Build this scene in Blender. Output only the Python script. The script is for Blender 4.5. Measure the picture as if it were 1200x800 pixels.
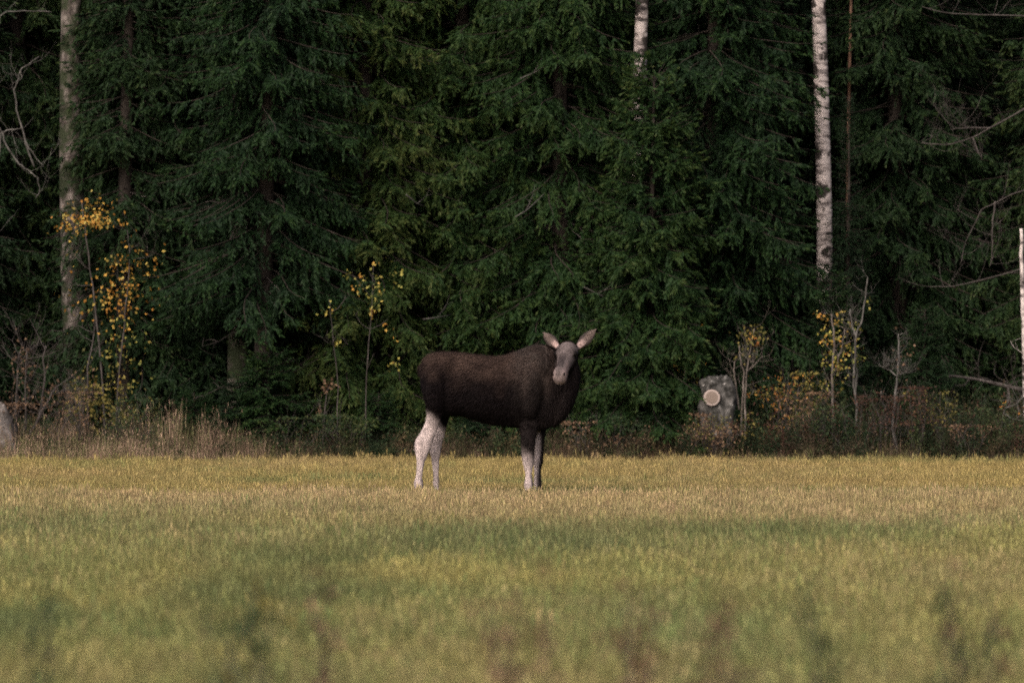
import bpy, math, random
import numpy as np
from mathutils import Vector, Matrix

sc = bpy.context.scene
for o in list(bpy.data.objects):
    bpy.data.objects.remove(o)

# ------------------------------------------------------------------ camera, sky, sun, exposure
CAM_Z = 1.6
FPX = 8000.0                       # focal length in pixels of the 1200 px wide photograph
HOR = 423.0                        # row of the horizon in the photograph
cam = bpy.data.cameras.new('camera')
cam.sensor_width = 36.0
cam.lens = FPX / 1200 * 36.0
cam.clip_start = 0.5
cam.clip_end = 2000
cam.dof.use_dof = True
cam.dof.focus_distance = 86.0
cam.dof.aperture_fstop = 3.2
cam_o = bpy.data.objects.new('camera', cam)
sc.collection.objects.link(cam_o)
cam_o.location = (0, 0, CAM_Z)
cam_o.rotation_euler = (math.radians(90) + math.atan((HOR - 400) / FPX), 0, 0)
sc.camera = cam_o

SUN_EL = math.radians(40)
SUN_AZ = math.atan2(-0.45, -0.89)          # behind the camera, from the left
world = bpy.data.worlds.new('World')
sc.world = world
world.use_nodes = True
wn = world.node_tree.nodes
wl = world.node_tree.links
wn.clear()
sky = wn.new('ShaderNodeTexSky')
sky.sky_type = 'NISHITA'
sky.sun_disc = False
sky.sun_elevation = SUN_EL
sky.sun_rotation = SUN_AZ
sky.dust_density = 7.0
sky.air_density = 0.6
sky.ozone_density = 0.6
bgn = wn.new('ShaderNodeBackground')
bgn.inputs['Strength'].default_value = 0.10
won = wn.new('ShaderNodeOutputWorld')
wl.new(sky.outputs[0], bgn.inputs['Color'])
wl.new(bgn.outputs[0], won.inputs['Surface'])

sun = bpy.data.lights.new('sun', 'SUN')
sun.energy = 0.9
sun.angle = math.radians(60)
sun.color = (1.0, 0.85, 0.71)
sun_o = bpy.data.objects.new('sun', sun)
sc.collection.objects.link(sun_o)
sdir = Vector((math.sin(SUN_AZ) * math.cos(SUN_EL), math.cos(SUN_AZ) * math.cos(SUN_EL), math.sin(SUN_EL)))
sun_o.rotation_euler = (-sdir).to_track_quat('-Z', 'Y').to_euler()
sun_o.location = sdir * 60

sc.view_settings.view_transform = 'Standard'
sc.view_settings.look = 'None'
sc.view_settings.gamma = 1
sc.view_settings.use_curve_mapping = False
sc.view_settings.exposure = 1.1
sc.render.engine = 'CYCLES'
sc.cycles.use_denoising = False
sc.cycles.debug_use_spatial_splits = True
sc.cycles.max_bounces = 3
sc.cycles.diffuse_bounces = 1
sc.cycles.transmission_bounces = 1
sc.cycles.glossy_bounces = 1
sc.cycles.caustics_reflective = False
sc.cycles.caustics_refractive = False

# ------------------------------------------------------------------ helpers
rng = np.random.default_rng(7)
col = sc.collection


def at(px, py, D):
    """photograph position at a distance -> point in the place"""
    return np.array([(px - 600) / FPX * D, D, CAM_Z + (HOR - py) / FPX * D])


def nrm(v):
    v = np.asarray(v, float)
    return v / (np.linalg.norm(v, axis=-1, keepdims=True) + 1e-12)


_lat = np.random.default_rng(3).random((64, 64))


def vnoise(x, y):
    xi = np.floor(x).astype(int); yi = np.floor(y).astype(int)
    fx = x - xi; fy = y - yi
    fx = fx * fx * (3 - 2 * fx); fy = fy * fy * (3 - 2 * fy)
    g = lambda a, b: _lat[a % 64, b % 64]
    return (g(xi, yi) * (1 - fx) + g(xi + 1, yi) * fx) * (1 - fy) + (g(xi, yi + 1) * (1 - fx) + g(xi + 1, yi + 1) * fx) * fy


_gy = np.array([0, 30, 60, 76, 81.5, 84.5, 87, 100, 115, 118, 130, 160, 200, 1500])
_gz = np.array([0, -.01, -.03, -.05, -.045, -.082, -.088, -.12, -.12, -.05, .1, .5, 1.0, 12.0])


def zg(x, y):
    x = np.asarray(x, float); y = np.asarray(y, float)
    w = .018 * np.sin(x * .7 + 1) * np.sin(y * .31) + .02 * (vnoise(x * .5 + 9, y * .25) - .5)
    return np.interp(y, _gy, _gz) + w


class MB:
    """collects vertices, quads and triangles with a per-face value"""
    def __init__(s):
        s.V = []; s.Q = []; s.T = []; s.qa = []; s.ta = []; s.n = 0

    def add(s, V, Q=None, T=None, val=0.5):
        V = np.asarray(V, float).reshape(-1, 3)
        if Q is not None and len(Q):
            Q = np.asarray(Q, int).reshape(-1, 4)
            s.Q.append(Q + s.n)
            s.qa.append(np.broadcast_to(np.asarray(val, float), (len(Q),)) if np.ndim(val) == 0 or len(val) == len(Q) else np.full(len(Q), .5))
        if T is not None and len(T):
            T = np.asarray(T, int).reshape(-1, 3)
            s.T.append(T + s.n)
            s.ta.append(np.broadcast_to(np.asarray(val, float), (len(T),)) if np.ndim(val) == 0 or len(val) == len(T) else np.full(len(T), .5))
        s.V.append(V); s.n += len(V)

    def tube(s, P, R, n=5, val=.5, cap=True):
        P = np.asarray(P, float); R = np.broadcast_to(np.asarray(R, float), (len(P),))
        tg = nrm(np.gradient(P, axis=0))
        ref = np.array([0, 0, 1.]) if abs(tg[0][2]) < .8 else np.array([1., 0, 0])
        a = nrm(np.cross(tg, ref)); b = np.cross(tg, a)
        th = np.arange(n) * 2 * math.pi / n
        V = P[:, None] + R[:, None, None] * (np.cos(th)[None, :, None] * a[:, None] + np.sin(th)[None, :, None] * b[:, None])
        m = len(P)
        i = np.arange(m - 1)[:, None] * n; j = np.arange(n)[None]
        Q = np.stack([i + j, i + (j + 1) % n, i + n + (j + 1) % n, i + n + j], -1).reshape(-1, 4)
        T = [[0, k + 1, k] for k in range(1, n - 1)] + [[(m - 1) * n, (m - 1) * n + k, (m - 1) * n + k + 1] for k in range(1, n - 1)]
        s.add(V, Q, T if cap else None, val)

    def blades(s, B, D, L, W, val=.5, mid=.45, ref=None):
        """flat rhombic shoots or leaves: base B, direction D, length L, width W"""
        N = len(B)
        if N == 0:
            return
        D = nrm(D)
        w = nrm(np.cross(D, rng.normal(size=(N, 3)) if ref is None else ref))
        L = np.broadcast_to(L, (N,))[:, None]; W = np.broadcast_to(W, (N,))[:, None]
        m = B + D * L * mid
        V = np.stack([B, m + w * W / 2, B + D * L, m - w * W / 2], 1)
        s.add(V, np.arange(N * 4).reshape(N, 4), None, val)

    def mesh(s, name, smooth=False):
        me = bpy.data.meshes.new(name)
        V = np.concatenate(s.V)
        Q = np.concatenate(s.Q) if s.Q else np.zeros((0, 4), int)
        T = np.concatenate(s.T) if s.T else np.zeros((0, 3), int)
        nq, nt = len(Q), len(T)
        me.vertices.add(len(V)); me.vertices.foreach_set('co', V.astype(np.float32).ravel())
        me.loops.add(nq * 4 + nt * 3)
        me.loops.foreach_set('vertex_index', np.concatenate([Q.ravel(), T.ravel()]).astype(np.int32))
        me.polygons.add(nq + nt)
        st = np.concatenate([np.arange(nq) * 4, nq * 4 + np.arange(nt) * 3]).astype(np.int32)
        me.polygons.foreach_set('loop_start', st)
        at_ = me.attributes.new('rnd', 'FLOAT', 'FACE')
        vals = np.concatenate([*(s.qa or []), *(s.ta or [])]) if (s.qa or s.ta) else np.zeros(0)
        at_.data.foreach_set('value', vals.astype(np.float32))
        me.polygons.foreach_set('use_smooth', np.full(nq + nt, smooth))
        me.update(calc_edges=True)
        return me

    def build(s, name, mat, parent=None, smooth=False):
        me = s.mesh(name, smooth)
        me.materials.append(mat)
        return link(name, me, parent)


def link(name, me, parent=None):
    o = bpy.data.objects.new(name, me)
    col.objects.link(o)
    if parent is not None:
        o.parent = parent
    return o


def tag(o, label=None, cat=None, group=None, kind=None):
    for k, v in (('label', label), ('category', cat), ('group', group), ('kind', kind)):
        if v:
            o[k] = v
    return o


def empty(name, loc, rz=0.0, s=1.0):
    o = bpy.data.objects.new(name, None)
    col.objects.link(o)
    o.location = loc; o.rotation_euler = (0, 0, rz); o.scale = (s, s, s)
    o.empty_display_size = .2
    return o


# ------------------------------------------------------------------ materials
def mat_new(name):
    m = bpy.data.materials.new(name); m.use_nodes = True
    nt = m.node_tree
    b = nt.nodes['Principled BSDF']
    b.inputs['Specular IOR Level'].default_value = .15
    b.inputs['Roughness'].default_value = .8
    return m, nt, b


def ramp(nt, stops, fac=None):
    r = nt.nodes.new('ShaderNodeValToRGB')
    e = r.color_ramp.elements
    while len(e) < len(stops):
        e.new(.5)
    for k, (p, c) in enumerate(stops):
        e[k].position = p; e[k].color = (*c, 1)
    if fac is not None:
        nt.links.new(fac, r.inputs[0])
    return r


def mat_leaf(name, stops, transl=.25, hue_var=.5, rough=.65):
    """foliage: colour by per-leaf value, shifted a little from plant to plant"""
    m, nt, b = mat_new(name)
    N, L = nt.nodes, nt.links
    a = N.new('ShaderNodeAttribute'); a.attribute_name = 'rnd'
    oi = N.new('ShaderNodeObjectInfo')
    geo = N.new('ShaderNodeNewGeometry')
    noi = N.new('ShaderNodeTexNoise'); noi.inputs['Scale'].default_value = 1.3; noi.inputs['Detail'].default_value = 2
    L.new(geo.outputs['Position'], noi.inputs['Vector'])
    m1 = N.new('ShaderNodeMath'); m1.operation = 'MULTIPLY_ADD'
    L.new(oi.outputs['Random'], m1.inputs[0]); m1.inputs[1].default_value = hue_var; m1.inputs[2].default_value = -.5 * hue_var - .35
    m2 = N.new('ShaderNodeMath'); m2.operation = 'ADD'
    L.new(m1.outputs[0], m2.inputs[0]); L.new(a.outputs['Fac'], m2.inputs[1])
    m3 = N.new('ShaderNodeMath'); m3.operation = 'MULTIPLY_ADD'
    L.new(noi.outputs['Fac'], m3.inputs[0]); m3.inputs[1].default_value = .7; L.new(m2.outputs[0], m3.inputs[2])
    r = ramp(nt, stops, m3.outputs[0])
    L.new(r.outputs[0], b.inputs['Base Color'])
    b.inputs['Roughness'].default_value = rough
    tr = N.new('ShaderNodeBsdfTranslucent')
    L.new(r.outputs[0], tr.inputs['Color'])
    mx = N.new('ShaderNodeMixShader'); mx.inputs[0].default_value = transl
    out = N['Material Output']
    L.new(b.outputs[0], mx.inputs[1]); L.new(tr.outputs[0], mx.inputs[2]); L.new(mx.outputs[0], out.inputs['Surface'])
    return m


def mat_bark(name, stops, scale=(6, 6, 1.5), detail=6, bump=.4, patch=None):
    m, nt, b = mat_new(name)
    N, L = nt.nodes, nt.links
    tc = N.new('ShaderNodeTexCoord'); mp = N.new('ShaderNodeMapping')
    mp.inputs['Scale'].default_value = scale
    L.new(tc.outputs['Object'], mp.inputs['Vector'])
    n = N.new('ShaderNodeTexNoise'); n.inputs['Scale'].default_value = 1; n.inputs['Detail'].default_value = detail
    n.inputs['Roughness'].default_value = .65
    L.new(mp.outputs[0], n.inputs['Vector'])
    r = ramp(nt, stops, n.outputs['Fac'])
    colr = r.outputs[0]
    if patch:
        n2 = N.new('ShaderNodeTexNoise'); n2.inputs['Scale'].default_value = patch[0]; n2.inputs['Detail'].default_value = 4
        L.new(tc.outputs['Object'], n2.inputs['Vector'])
        r2 = ramp(nt, [(patch[1], (0, 0, 0)), (patch[2], (1, 1, 1))], n2.outputs['Fac'])
        mx = N.new('ShaderNodeMix'); mx.data_type = 'RGBA'
        L.new(r2.outputs[0], mx.inputs[0]); L.new(colr, mx.inputs[6]); mx.inputs[7].default_value = (*patch[3], 1)
        colr = mx.outputs[2]
    L.new(colr, b.inputs['Base Color'])
    bp = N.new('ShaderNodeBump'); bp.inputs['Strength'].default_value = bump; bp.inputs['Distance'].default_value = .03
    L.new(n.outputs['Fac'], bp.inputs['Height']); L.new(bp.outputs[0], b.inputs['Normal'])
    b.inputs['Roughness'].default_value = .9
    return m


def mat_tcol(name, transl=.3):
    """grass: colour carried by each tuft, small change from blade to blade"""
    m, nt, b = mat_new(name)
    N, L = nt.nodes, nt.links
    a = N.new('ShaderNodeAttribute'); a.attribute_type = 'INSTANCER'; a.attribute_name = 'tcol'
    a2 = N.new('ShaderNodeAttribute'); a2.attribute_name = 'rnd'
    mu = N.new('ShaderNodeMath'); mu.operation = 'MULTIPLY_ADD'
    L.new(a2.outputs['Fac'], mu.inputs[0]); mu.inputs[1].default_value = .9; mu.inputs[2].default_value = .55
    vm = N.new('ShaderNodeVectorMath'); vm.operation = 'SCALE'
    L.new(a.outputs['Vector'], vm.inputs[0]); L.new(mu.outputs[0], vm.inputs['Scale'])
    L.new(vm.outputs[0], b.inputs['Base Color'])
    tr = N.new('ShaderNodeBsdfTranslucent'); L.new(vm.outputs[0], tr.inputs['Color'])
    mx = N.new('ShaderNodeMixShader'); mx.inputs[0].default_value = transl
    L.new(b.outputs[0], mx.inputs[1]); L.new(tr.outputs[0], mx.inputs[2])
    L.new(mx.outputs[0], N['Material Output'].inputs['Surface'])
    return m


M = {}
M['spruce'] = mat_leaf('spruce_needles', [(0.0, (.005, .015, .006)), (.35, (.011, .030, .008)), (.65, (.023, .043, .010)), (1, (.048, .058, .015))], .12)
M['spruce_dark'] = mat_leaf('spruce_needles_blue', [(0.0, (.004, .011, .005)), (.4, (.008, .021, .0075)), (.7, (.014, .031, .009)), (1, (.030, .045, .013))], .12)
M['shrub_green'] = mat_leaf('shrub_leaves', [(0, (.011, .025, .012)), (.5, (.022, .044, .017)), (1, (.06, .07, .026))], .2)
M['leaf_yellow'] = mat_leaf('birch_leaves_autumn', [(0, (.34, .16, .035)), (.4, (.44, .25, .05)), (.7, (.43, .32, .08)), (1, (.28, .28, .10))], .3, .3)
M['leaf_lime'] = mat_leaf('leaves_yellow_green', [(0, (.10, .12, .03)), (.4, (.24, .22, .05)), (.75, (.42, .38, .10)), (1, (.52, .30, .07))], .3, .3)
M['leaf_olive'] = mat_leaf('leaves_olive', [(0, (.05, .055, .018)), (.5, (.11, .10, .03)), (1, (.22, .18, .05))], .25, .3)
M['leaf_red'] = mat_leaf('leaves_red', [(0, (.028, .018, .014)), (.5, (.055, .029, .021)), (1, (.10, .05, .033))], .25, .3)
M['leaf_orange'] = mat_leaf('leaves_orange', [(0, (.22, .08, .03)), (.5, (.40, .16, .035)), (1, (.45, .27, .06))], .3, .3)
M['leaf_brown'] = mat_leaf('dry_brown_leaves', [(0, (.06, .038, .026)), (.5, (.13, .08, .05)), (1, (.22, .14, .09))], .2, .3)
M['bark_spruce'] = mat_bark('spruce_bark', [(.3, (.012, .010, .009)), (.5, (.028, .023, .020)), (.7, (.055, .045, .039))])
M['bark_grey'] = mat_bark('old_grey_bark', [(.34, (.014, .012, .011)), (.5, (.075, .064, .058)), (.66, (.19, .168, .155))], (9, 9, 4.5), 8, 1.0, (3.2, .44, .56, (.022, .028, .015)))
M['bark_birch'] = mat_bark('birch_bark', [(.34, (.03, .026, .026)), (.44, (.22, .19, .185)), (.52, (.42, .37, .36)), (.8, (.62, .55, .535))], (3.2, 3.2, 11), 5, .35, (3.4, .55, .60, (.035, .03, .028)))
M['bark_pine'] = mat_bark('thin_red_bark', [(.3, (.06, .035, .025)), (.6, (.17, .10, .07)), (.8, (.30, .19, .14))], (9, 9, 4))
M['bark_sapling'] = mat_bark('sapling_bark', [(.3, (.04, .034, .03)), (.5, (.10, .085, .075)), (.75, (.20, .175, .16))], (12, 12, 7))
M['dead_wood'] = mat_bark('dead_grey_wood', [(.3, (.03, .028, .026)), (.5, (.075, .071, .067)), (.75, (.18, .17, .16))], (9, 9, 5))
M['dead_dark'] = mat_bark('dead_dark_twigs', [(.3, (.025, .021, .020)), (.55, (.06, .052, .05)), (.8, (.12, .105, .10))], (9, 9, 5))
M['grass'] = mat_tcol('meadow_grass')
M['herb'] = mat_tcol('undergrowth', .2)

# ------------------------------------------------------------------ ground
ys = np.concatenate([np.linspace(-60, 20, 17), np.arange(22, 76, 1.5), np.arange(76, 119, .5), np.arange(120, 170, 2.5), np.linspace(180, 1500, 24)])
xs = np.concatenate([np.linspace(-900, -30, 14), np.arange(-28, 28.1, 1.0), np.linspace(30, 900, 14)])
X, Y = np.meshgrid(xs, ys)
g = MB()
ny, nx = X.shape
i = np.arange(ny - 1)[:, None] * nx; j = np.arange(nx - 1)[None]
g.add(np.stack([X, Y, zg(X, Y)], -1), np.stack([i + j, i + j + 1, i + nx + j + 1, i + nx + j], -1))
m, nt, b = mat_new('soil_and_thatch')
N, L = nt.nodes, nt.links
geo = N.new('ShaderNodeNewGeometry')
sep = N.new('ShaderNodeSeparateXYZ'); L.new(geo.outputs['Position'], sep.inputs[0])
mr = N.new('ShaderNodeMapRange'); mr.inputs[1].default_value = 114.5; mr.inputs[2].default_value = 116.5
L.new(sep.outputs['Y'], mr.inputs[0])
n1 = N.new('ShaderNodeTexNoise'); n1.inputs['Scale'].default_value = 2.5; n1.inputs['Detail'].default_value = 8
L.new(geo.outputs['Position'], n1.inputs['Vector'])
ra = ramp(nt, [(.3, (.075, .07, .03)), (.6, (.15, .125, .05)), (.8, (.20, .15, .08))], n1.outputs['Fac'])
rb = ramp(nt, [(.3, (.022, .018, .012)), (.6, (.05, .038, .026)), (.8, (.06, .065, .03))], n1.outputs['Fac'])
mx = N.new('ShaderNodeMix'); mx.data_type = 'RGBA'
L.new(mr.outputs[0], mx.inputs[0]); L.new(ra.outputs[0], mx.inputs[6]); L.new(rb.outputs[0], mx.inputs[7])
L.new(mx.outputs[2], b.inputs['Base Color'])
bp = N.new('ShaderNodeBump'); bp.inputs['Distance'].default_value = .05; L.new(n1.outputs['Fac'], bp.inputs['Height']); L.new(bp.outputs[0], b.inputs['Normal'])
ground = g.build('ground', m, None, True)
tag(ground, 'flat meadow running back to the forest floor', 'ground', kind='structure')

# ------------------------------------------------------------------ moose
MD = 86.0
MS = FPX / MD                                          # pixels per metre at the moose
MX0, MY0 = 575.0, 580.0
mo_x = (MX0 - 600) / FPX * MD
moose = empty('moose', (mo_x, MD, float(zg(mo_x, MD)) - .005))
tag(moose, 'dark brown cow moose with pale legs standing in the meadow, looking back', 'moose')


def mp(px, py, y=0.0):
    return np.array([(px - MX0) / MS, y, (MY0 - py) / MS])


def ring_loft(mb, C, A, B, RA, RB, n=24, pw=1.0):
    C = np.asarray(C, float); m = len(C)
    th = np.arange(n) * 2 * math.pi / n
    ca, sa = np.cos(th), np.sin(th)
    ca = np.sign(ca) * np.abs(ca) ** pw; sa = np.sign(sa) * np.abs(sa) ** pw
    V = C[:, None] + np.asarray(RA)[:, None, None] * ca[None, :, None] * np.asarray(A)[:, None] + np.asarray(RB)[:, None, None] * sa[None, :, None] * np.asarray(B)[:, None]
    V = V.reshape(-1, 3)
    i = np.arange(m - 1)[:, None] * n; j = np.arange(n)[None]
    Q = np.stack([i + j, i + (j + 1) % n, i + n + (j + 1) % n, i + n + j], -1).reshape(-1, 4)
    k = len(V)
    V = np.concatenate([V, C[:1], C[-1:]])
    T = [[k, (q + 1) % n, q] for q in range(n)] + [[k + 1, (m - 1) * n + q, (m - 1) * n + (q + 1) % n] for q in range(n)]
    mb.add(V, Q, T)


def dense(rows, n):
    rows = np.asarray(rows, float); t = np.arange(len(rows)); tt = np.linspace(0, len(rows) - 1, n)
    out = np.stack([np.interp(tt, t, rows[:, k]) for k in range(rows.shape[1])], 1)
    for _ in range(max(1, n // len(rows) - 1)):
        out[1:-1] = (out[:-2] + 2 * out[1:-1] + out[2:]) / 4
    return out


mbm = MB()
# trunk of the body: column px, top row, bottom row, half width in metres
tor = dense([(493.5, 431, 446, .05), (494.5, 425, 455, .12), (498, 419, 467, .19), (504, 415, 480, .24), (512, 413, 489, .275), (527, 412.5, 488, .295),
             (544, 414, 488, .315), (560, 416.5, 493, .35), (578, 418.6, 497, .365), (595, 416.5, 499, .355), (610, 410.5, 500, .325),
             (623, 404.8, 501.5, .28), (636, 403.8, 502, .25), (649, 407, 499, .22), (658, 415, 491, .19), (665, 425, 480, .14), (670, 436, 468, .08)], 60)
C = np.stack([(tor[:, 0] - MX0) / MS, 0 * tor[:, 0], (MY0 - (tor[:, 1] + tor[:, 2]) / 2) / MS], 1)
e_y = np.tile([0, 1., 0], (len(C), 1)); e_z = np.tile([0, 0, 1.], (len(C), 1))
ring_loft(mbm, C, e_y, e_z, tor[:, 3], (tor[:, 2] - tor[:, 1]) / 2 / MS, 28, .92)
# neck, bending from the withers to the turned head
ne = dense([(634, 440, 0, .20, .32), (648, 437, -.02, .185, .30), (658, 432, -.05, .165, .25), (665, 425, -.08, .145, .20), (668, 417, -.10, .125, .155), (667, 410, -.11, .10, .11)], 24)
C = np.stack([(ne[:, 0] - MX0) / MS, ne[:, 2], (MY0 - ne[:, 1]) / MS], 1)
tg = nrm(np.gradient(C, axis=0))
A = nrm(np.cross(tg, np.tile([0, -1., 0], (len(C), 1)))); Bv = nrm(np.cross(tg, A))
ring_loft(mbm, C, A, Bv, ne[:, 4] * .62, ne[:, 3], 24)
# throat and breast in front of the neck
br = dense([(668, 424, -.09, .09), (670, 437, -.07, .105), (667, 452, -.05, .125), (660, 470, -.03, .14), (651, 486, -.01, .13), (645, 496, 0, .07)], 20)
C = np.stack([(br[:, 0] - MX0) / MS, br[:, 2], (MY0 - br[:, 1]) / MS], 1)
tg = nrm(np.gradient(C, axis=0)); A = nrm(np.cross(tg, np.tile([0, -1., 0], (len(C), 1)))); Bv = nrm(np.cross(tg, A))
ring_loft(mbm, C, A, Bv, br[:, 3], br[:, 3] * 1.15, 20)
# head
H0 = mp(666.5, 407.5, -.12); H1 = mp(654.5, 444, -.56)
hd = nrm(H1 - H0); HL = float(np.linalg.norm(H1 - H0))
hl = nrm(np.cross(hd, [0, 0, 1.])); hl = hl if hl[0] > 0 else -hl
hu = nrm(np.cross(hl, hd)); hu = hu if hu[2] > 0 else -hu
he = dense([(-.08, .05, .06, 0), (-.03, .104, .10, -.005), (.05, .124, .125, -.01), (.16, .128, .145, -.02), (.27, .126, .152, -.03), (.38, .108, .145, -.035),
            (.50, .094, .125, -.03), (.62, .083, .108, -.02), (.74, .079, .105, -.01), (.86, .090, .108, -.005), (.95, .090, .10, -.012), (1.01, .070, .075, -.025), (1.04, .02, .03, -.03)], 44)
C = H0 + he[:, :1] * HL * hd + he[:, 3:] * hu
ring_loft(mbm, C, np.tile(hl, (len(C), 1)), np.tile(hu, (len(C), 1)), he[:, 1], he[:, 2], 24, .93)
# lower lip and brow ridges
for t, w_, d_, o_, r_ in ((.9, .055, -.085, 0, .05), ):
    c = H0 + t * HL * hd + d_ * hu
    ring_loft(mbm, [c - hd * .09, c - hd * .04, c, c + hd * .045, c + hd * .06], np.tile(hl, (5, 1)), np.tile(hu, (5, 1)), np.array([.02, .045, .055, .045, .01]), np.array([.02, .035, .04, .03, .01]), 16)
for sgn in (-1, 1):
    c = H0 + .25 * HL * hd + sgn * .105 * hl + .045 * hu
    ring_loft(mbm, [c - hd * .055, c - hd * .025, c, c + hd * .03, c + hd * .055], np.tile(hl, (5, 1)), np.tile(hu, (5, 1)), np.array([.005, .026, .033, .026, .005]), np.array([.005, .03, .036, .03, .005]), 14)
# ears
ear_axes = []
for base, tip in ((mp(652.5, 406, -.13), mp(637, 390.5, -.10)), (mp(678, 406.5, -.14), mp(698, 386.5, -.11))):
    ea = nrm(tip - base); fl = float(np.linalg.norm(tip - base))
    fw = nrm(np.array([0, -1., .15]) - np.dot([0, -1., .15], ea) * ea)
    ew = nrm(np.cross(ea, fw))
    rr = dense([(-.15, .030, .030), (0, .042, .034), (.2, .064, .026), (.42, .074, .019), (.62, .066, .016), (.82, .042, .014), (.97, .012, .012), (1.02, .006, .008)], 22)
    C = base + rr[:, :1] * fl * ea - (np.sin(np.clip(rr[:, :1], 0, 1) * math.pi) * .012) * fw
    ring_loft(mbm, C, np.tile(ew, (len(C), 1)), np.tile(fw, (len(C), 1)), rr[:, 1], rr[:, 2], 18)
    ear_axes.append((base, ea, fl, fw, ew))


def leg(rows, y_side):
    """rows: left px, right px, row px, depth factor, sideways offset"""
    r = dense(rows, max(30, len(rows) * 3))
    C = np.stack([((r[:, 0] + r[:, 1]) / 2 - MX0) / MS, y_side + r[:, 4], (MY0 - r[:, 2]) / MS], 1)
    ra_ = (r[:, 1] - r[:, 0]) / 2 / MS
    n_ = len(C)
    ring_loft(mbm, C, np.tile([1., 0, 0], (n_, 1)), np.tile([0, 1., 0], (n_, 1)), ra_, ra_ * r[:, 3], 18)
    return C, ra_


legs = []
legs.append(leg([(496, 530, 452, .55, -.02), (499, 529, 468, .5, -.02), (501, 524, 480, .5, -.01), (500, 517.5, 490, .55, 0), (497, 513.5, 500, .6, 0), (491.5, 510, 509, .55, 0), (486.2, 507.6, 517, .55, 0), (485.8, 505.5, 524, .6, 0),
                 (487.6, 501.0, 533, .72, 0), (488.9, 497.6, 542, .8, 0), (488.6, 495.4, 552, .85, 0), (487.4, 494.6, 560, .9, 0), (484.8, 496.6, 567, .85, 0), (486.6, 495.6, 572, .9, 0), (487, 497.6, 577, .9, 0), (486.6, 499, 580, .9, 0)], -.15))
legs.append(leg([(500, 532, 452, .55, 0), (505, 531, 468, .5, 0), (509, 529, 480, .5, 0), (511.5, 526, 490, .55, 0), (510, 523.5, 500, .6, 0), (507.2, 520.5, 510, .6, 0), (504.2, 518, 519, .6, 0), (503.5, 516.5, 527, .65, 0),
                 (505, 515, 535, .72, 0), (506.6, 514.2, 544, .8, 0), (507.6, 513.8, 554, .85, 0), (508, 514, 562, .9, 0), (507.4, 515, 567, .85, 0), (508.6, 515.2, 572, .9, 0), (509, 517.2, 577, .9, 0), (508.6, 518.6, 580, .9, 0)], .15))
legs.append(leg([(604, 640, 455, .4, .0), (605.5, 638, 475, .45, 0), (608.5, 632, 492, .5, 0), (609.5, 629.5, 505, .55, 0), (610.5, 627, 518, .65, 0), (611.2, 626, 529, .75, 0), (611.8, 626.4, 537, .85, 0), (613.8, 624.8, 545, .85, 0), (615.8, 622.8, 553, .85, 0),
                 (616, 622.8, 560, .9, 0), (614.0, 625.4, 567, .9, 0), (615.6, 624.8, 572, .9, 0), (615.2, 627, 577, .9, 0), (615, 628.4, 580, .9, 0)], -.14))
legs.append(leg([(612, 646, 455, .4, 0), (616, 645, 475, .45, 0), (619, 642, 492, .5, 0), (621.5, 639.2, 505, .55, 0), (623.5, 637.2, 518, .65, 0), (624.4, 636, 530, .75, 0), (624.4, 636.4, 537, .85, 0), (625.6, 634.8, 545, .85, 0), (626.9, 633.2, 553, .85, 0),
                 (626.4, 633.4, 561, .9, 0), (625.8, 634.4, 567, .9, 0), (626.6, 634.8, 572, .9, 0), (626.4, 636.8, 577, .9, 0), (626, 638, 580, .9, 0)], .15))
# haunch, shoulder and stub tail
for (px, py, y, rx, ry, rz) in ((513, 452, -.15, .18, .17, .36), (516, 452, .15, .18, .17, .36), (524, 432, -.17, .16, .12, .16), (622, 456, -.19, .165, .15, .38), (627, 456, .19, .165, .15, .38), (630, 430, -.15, .17, .13, .22)):
    c = mp(px, py, y); t = np.linspace(-1, 1, 14); s_ = np.sqrt(np.clip(1 - t * t, .004, 1))
    ring_loft(mbm, c + t[:, None] * np.array([0, 0, rz]), np.tile([1., 0, 0], (14, 1)), np.tile([0, 1., 0], (14, 1)), rx * s_, ry * s_, 20)
mbm.tube([mp(496, 428), mp(493, 432), mp(492.4, 439)], [.035, .032, .012], 8)

tmp = mbm.build('moose_raw', M['bark_spruce'])
md = tmp.modifiers.new('r', 'REMESH'); md.mode = 'VOXEL'; md.voxel_size = .0105; md.use_smooth_shade = True
ms = tmp.modifiers.new('s', 'SMOOTH'); ms.factor = .5; ms.iterations = 3
dg = bpy.context.evaluated_depsgraph_get()
bme = bpy.data.meshes.new_from_object(tmp.evaluated_get(dg))
bme.name = 'body'
bpy.data.objects.remove(tmp)
nv = len(bme.vertices)
P = np.zeros(nv * 3, np.float32); bme.vertices.foreach_get('co', P); P = P.reshape(-1, 3).astype(float)
NN = np.zeros(nv * 3, np.float32); bme.vertices.foreach_get('normal', NN); NN = NN.reshape(-1, 3).astype(float)


def sm(a, b_, x):
    t = np.clip((x - a) / (b_ - a), 0, 1)
    return t * t * (3 - 2 * t)


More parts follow.
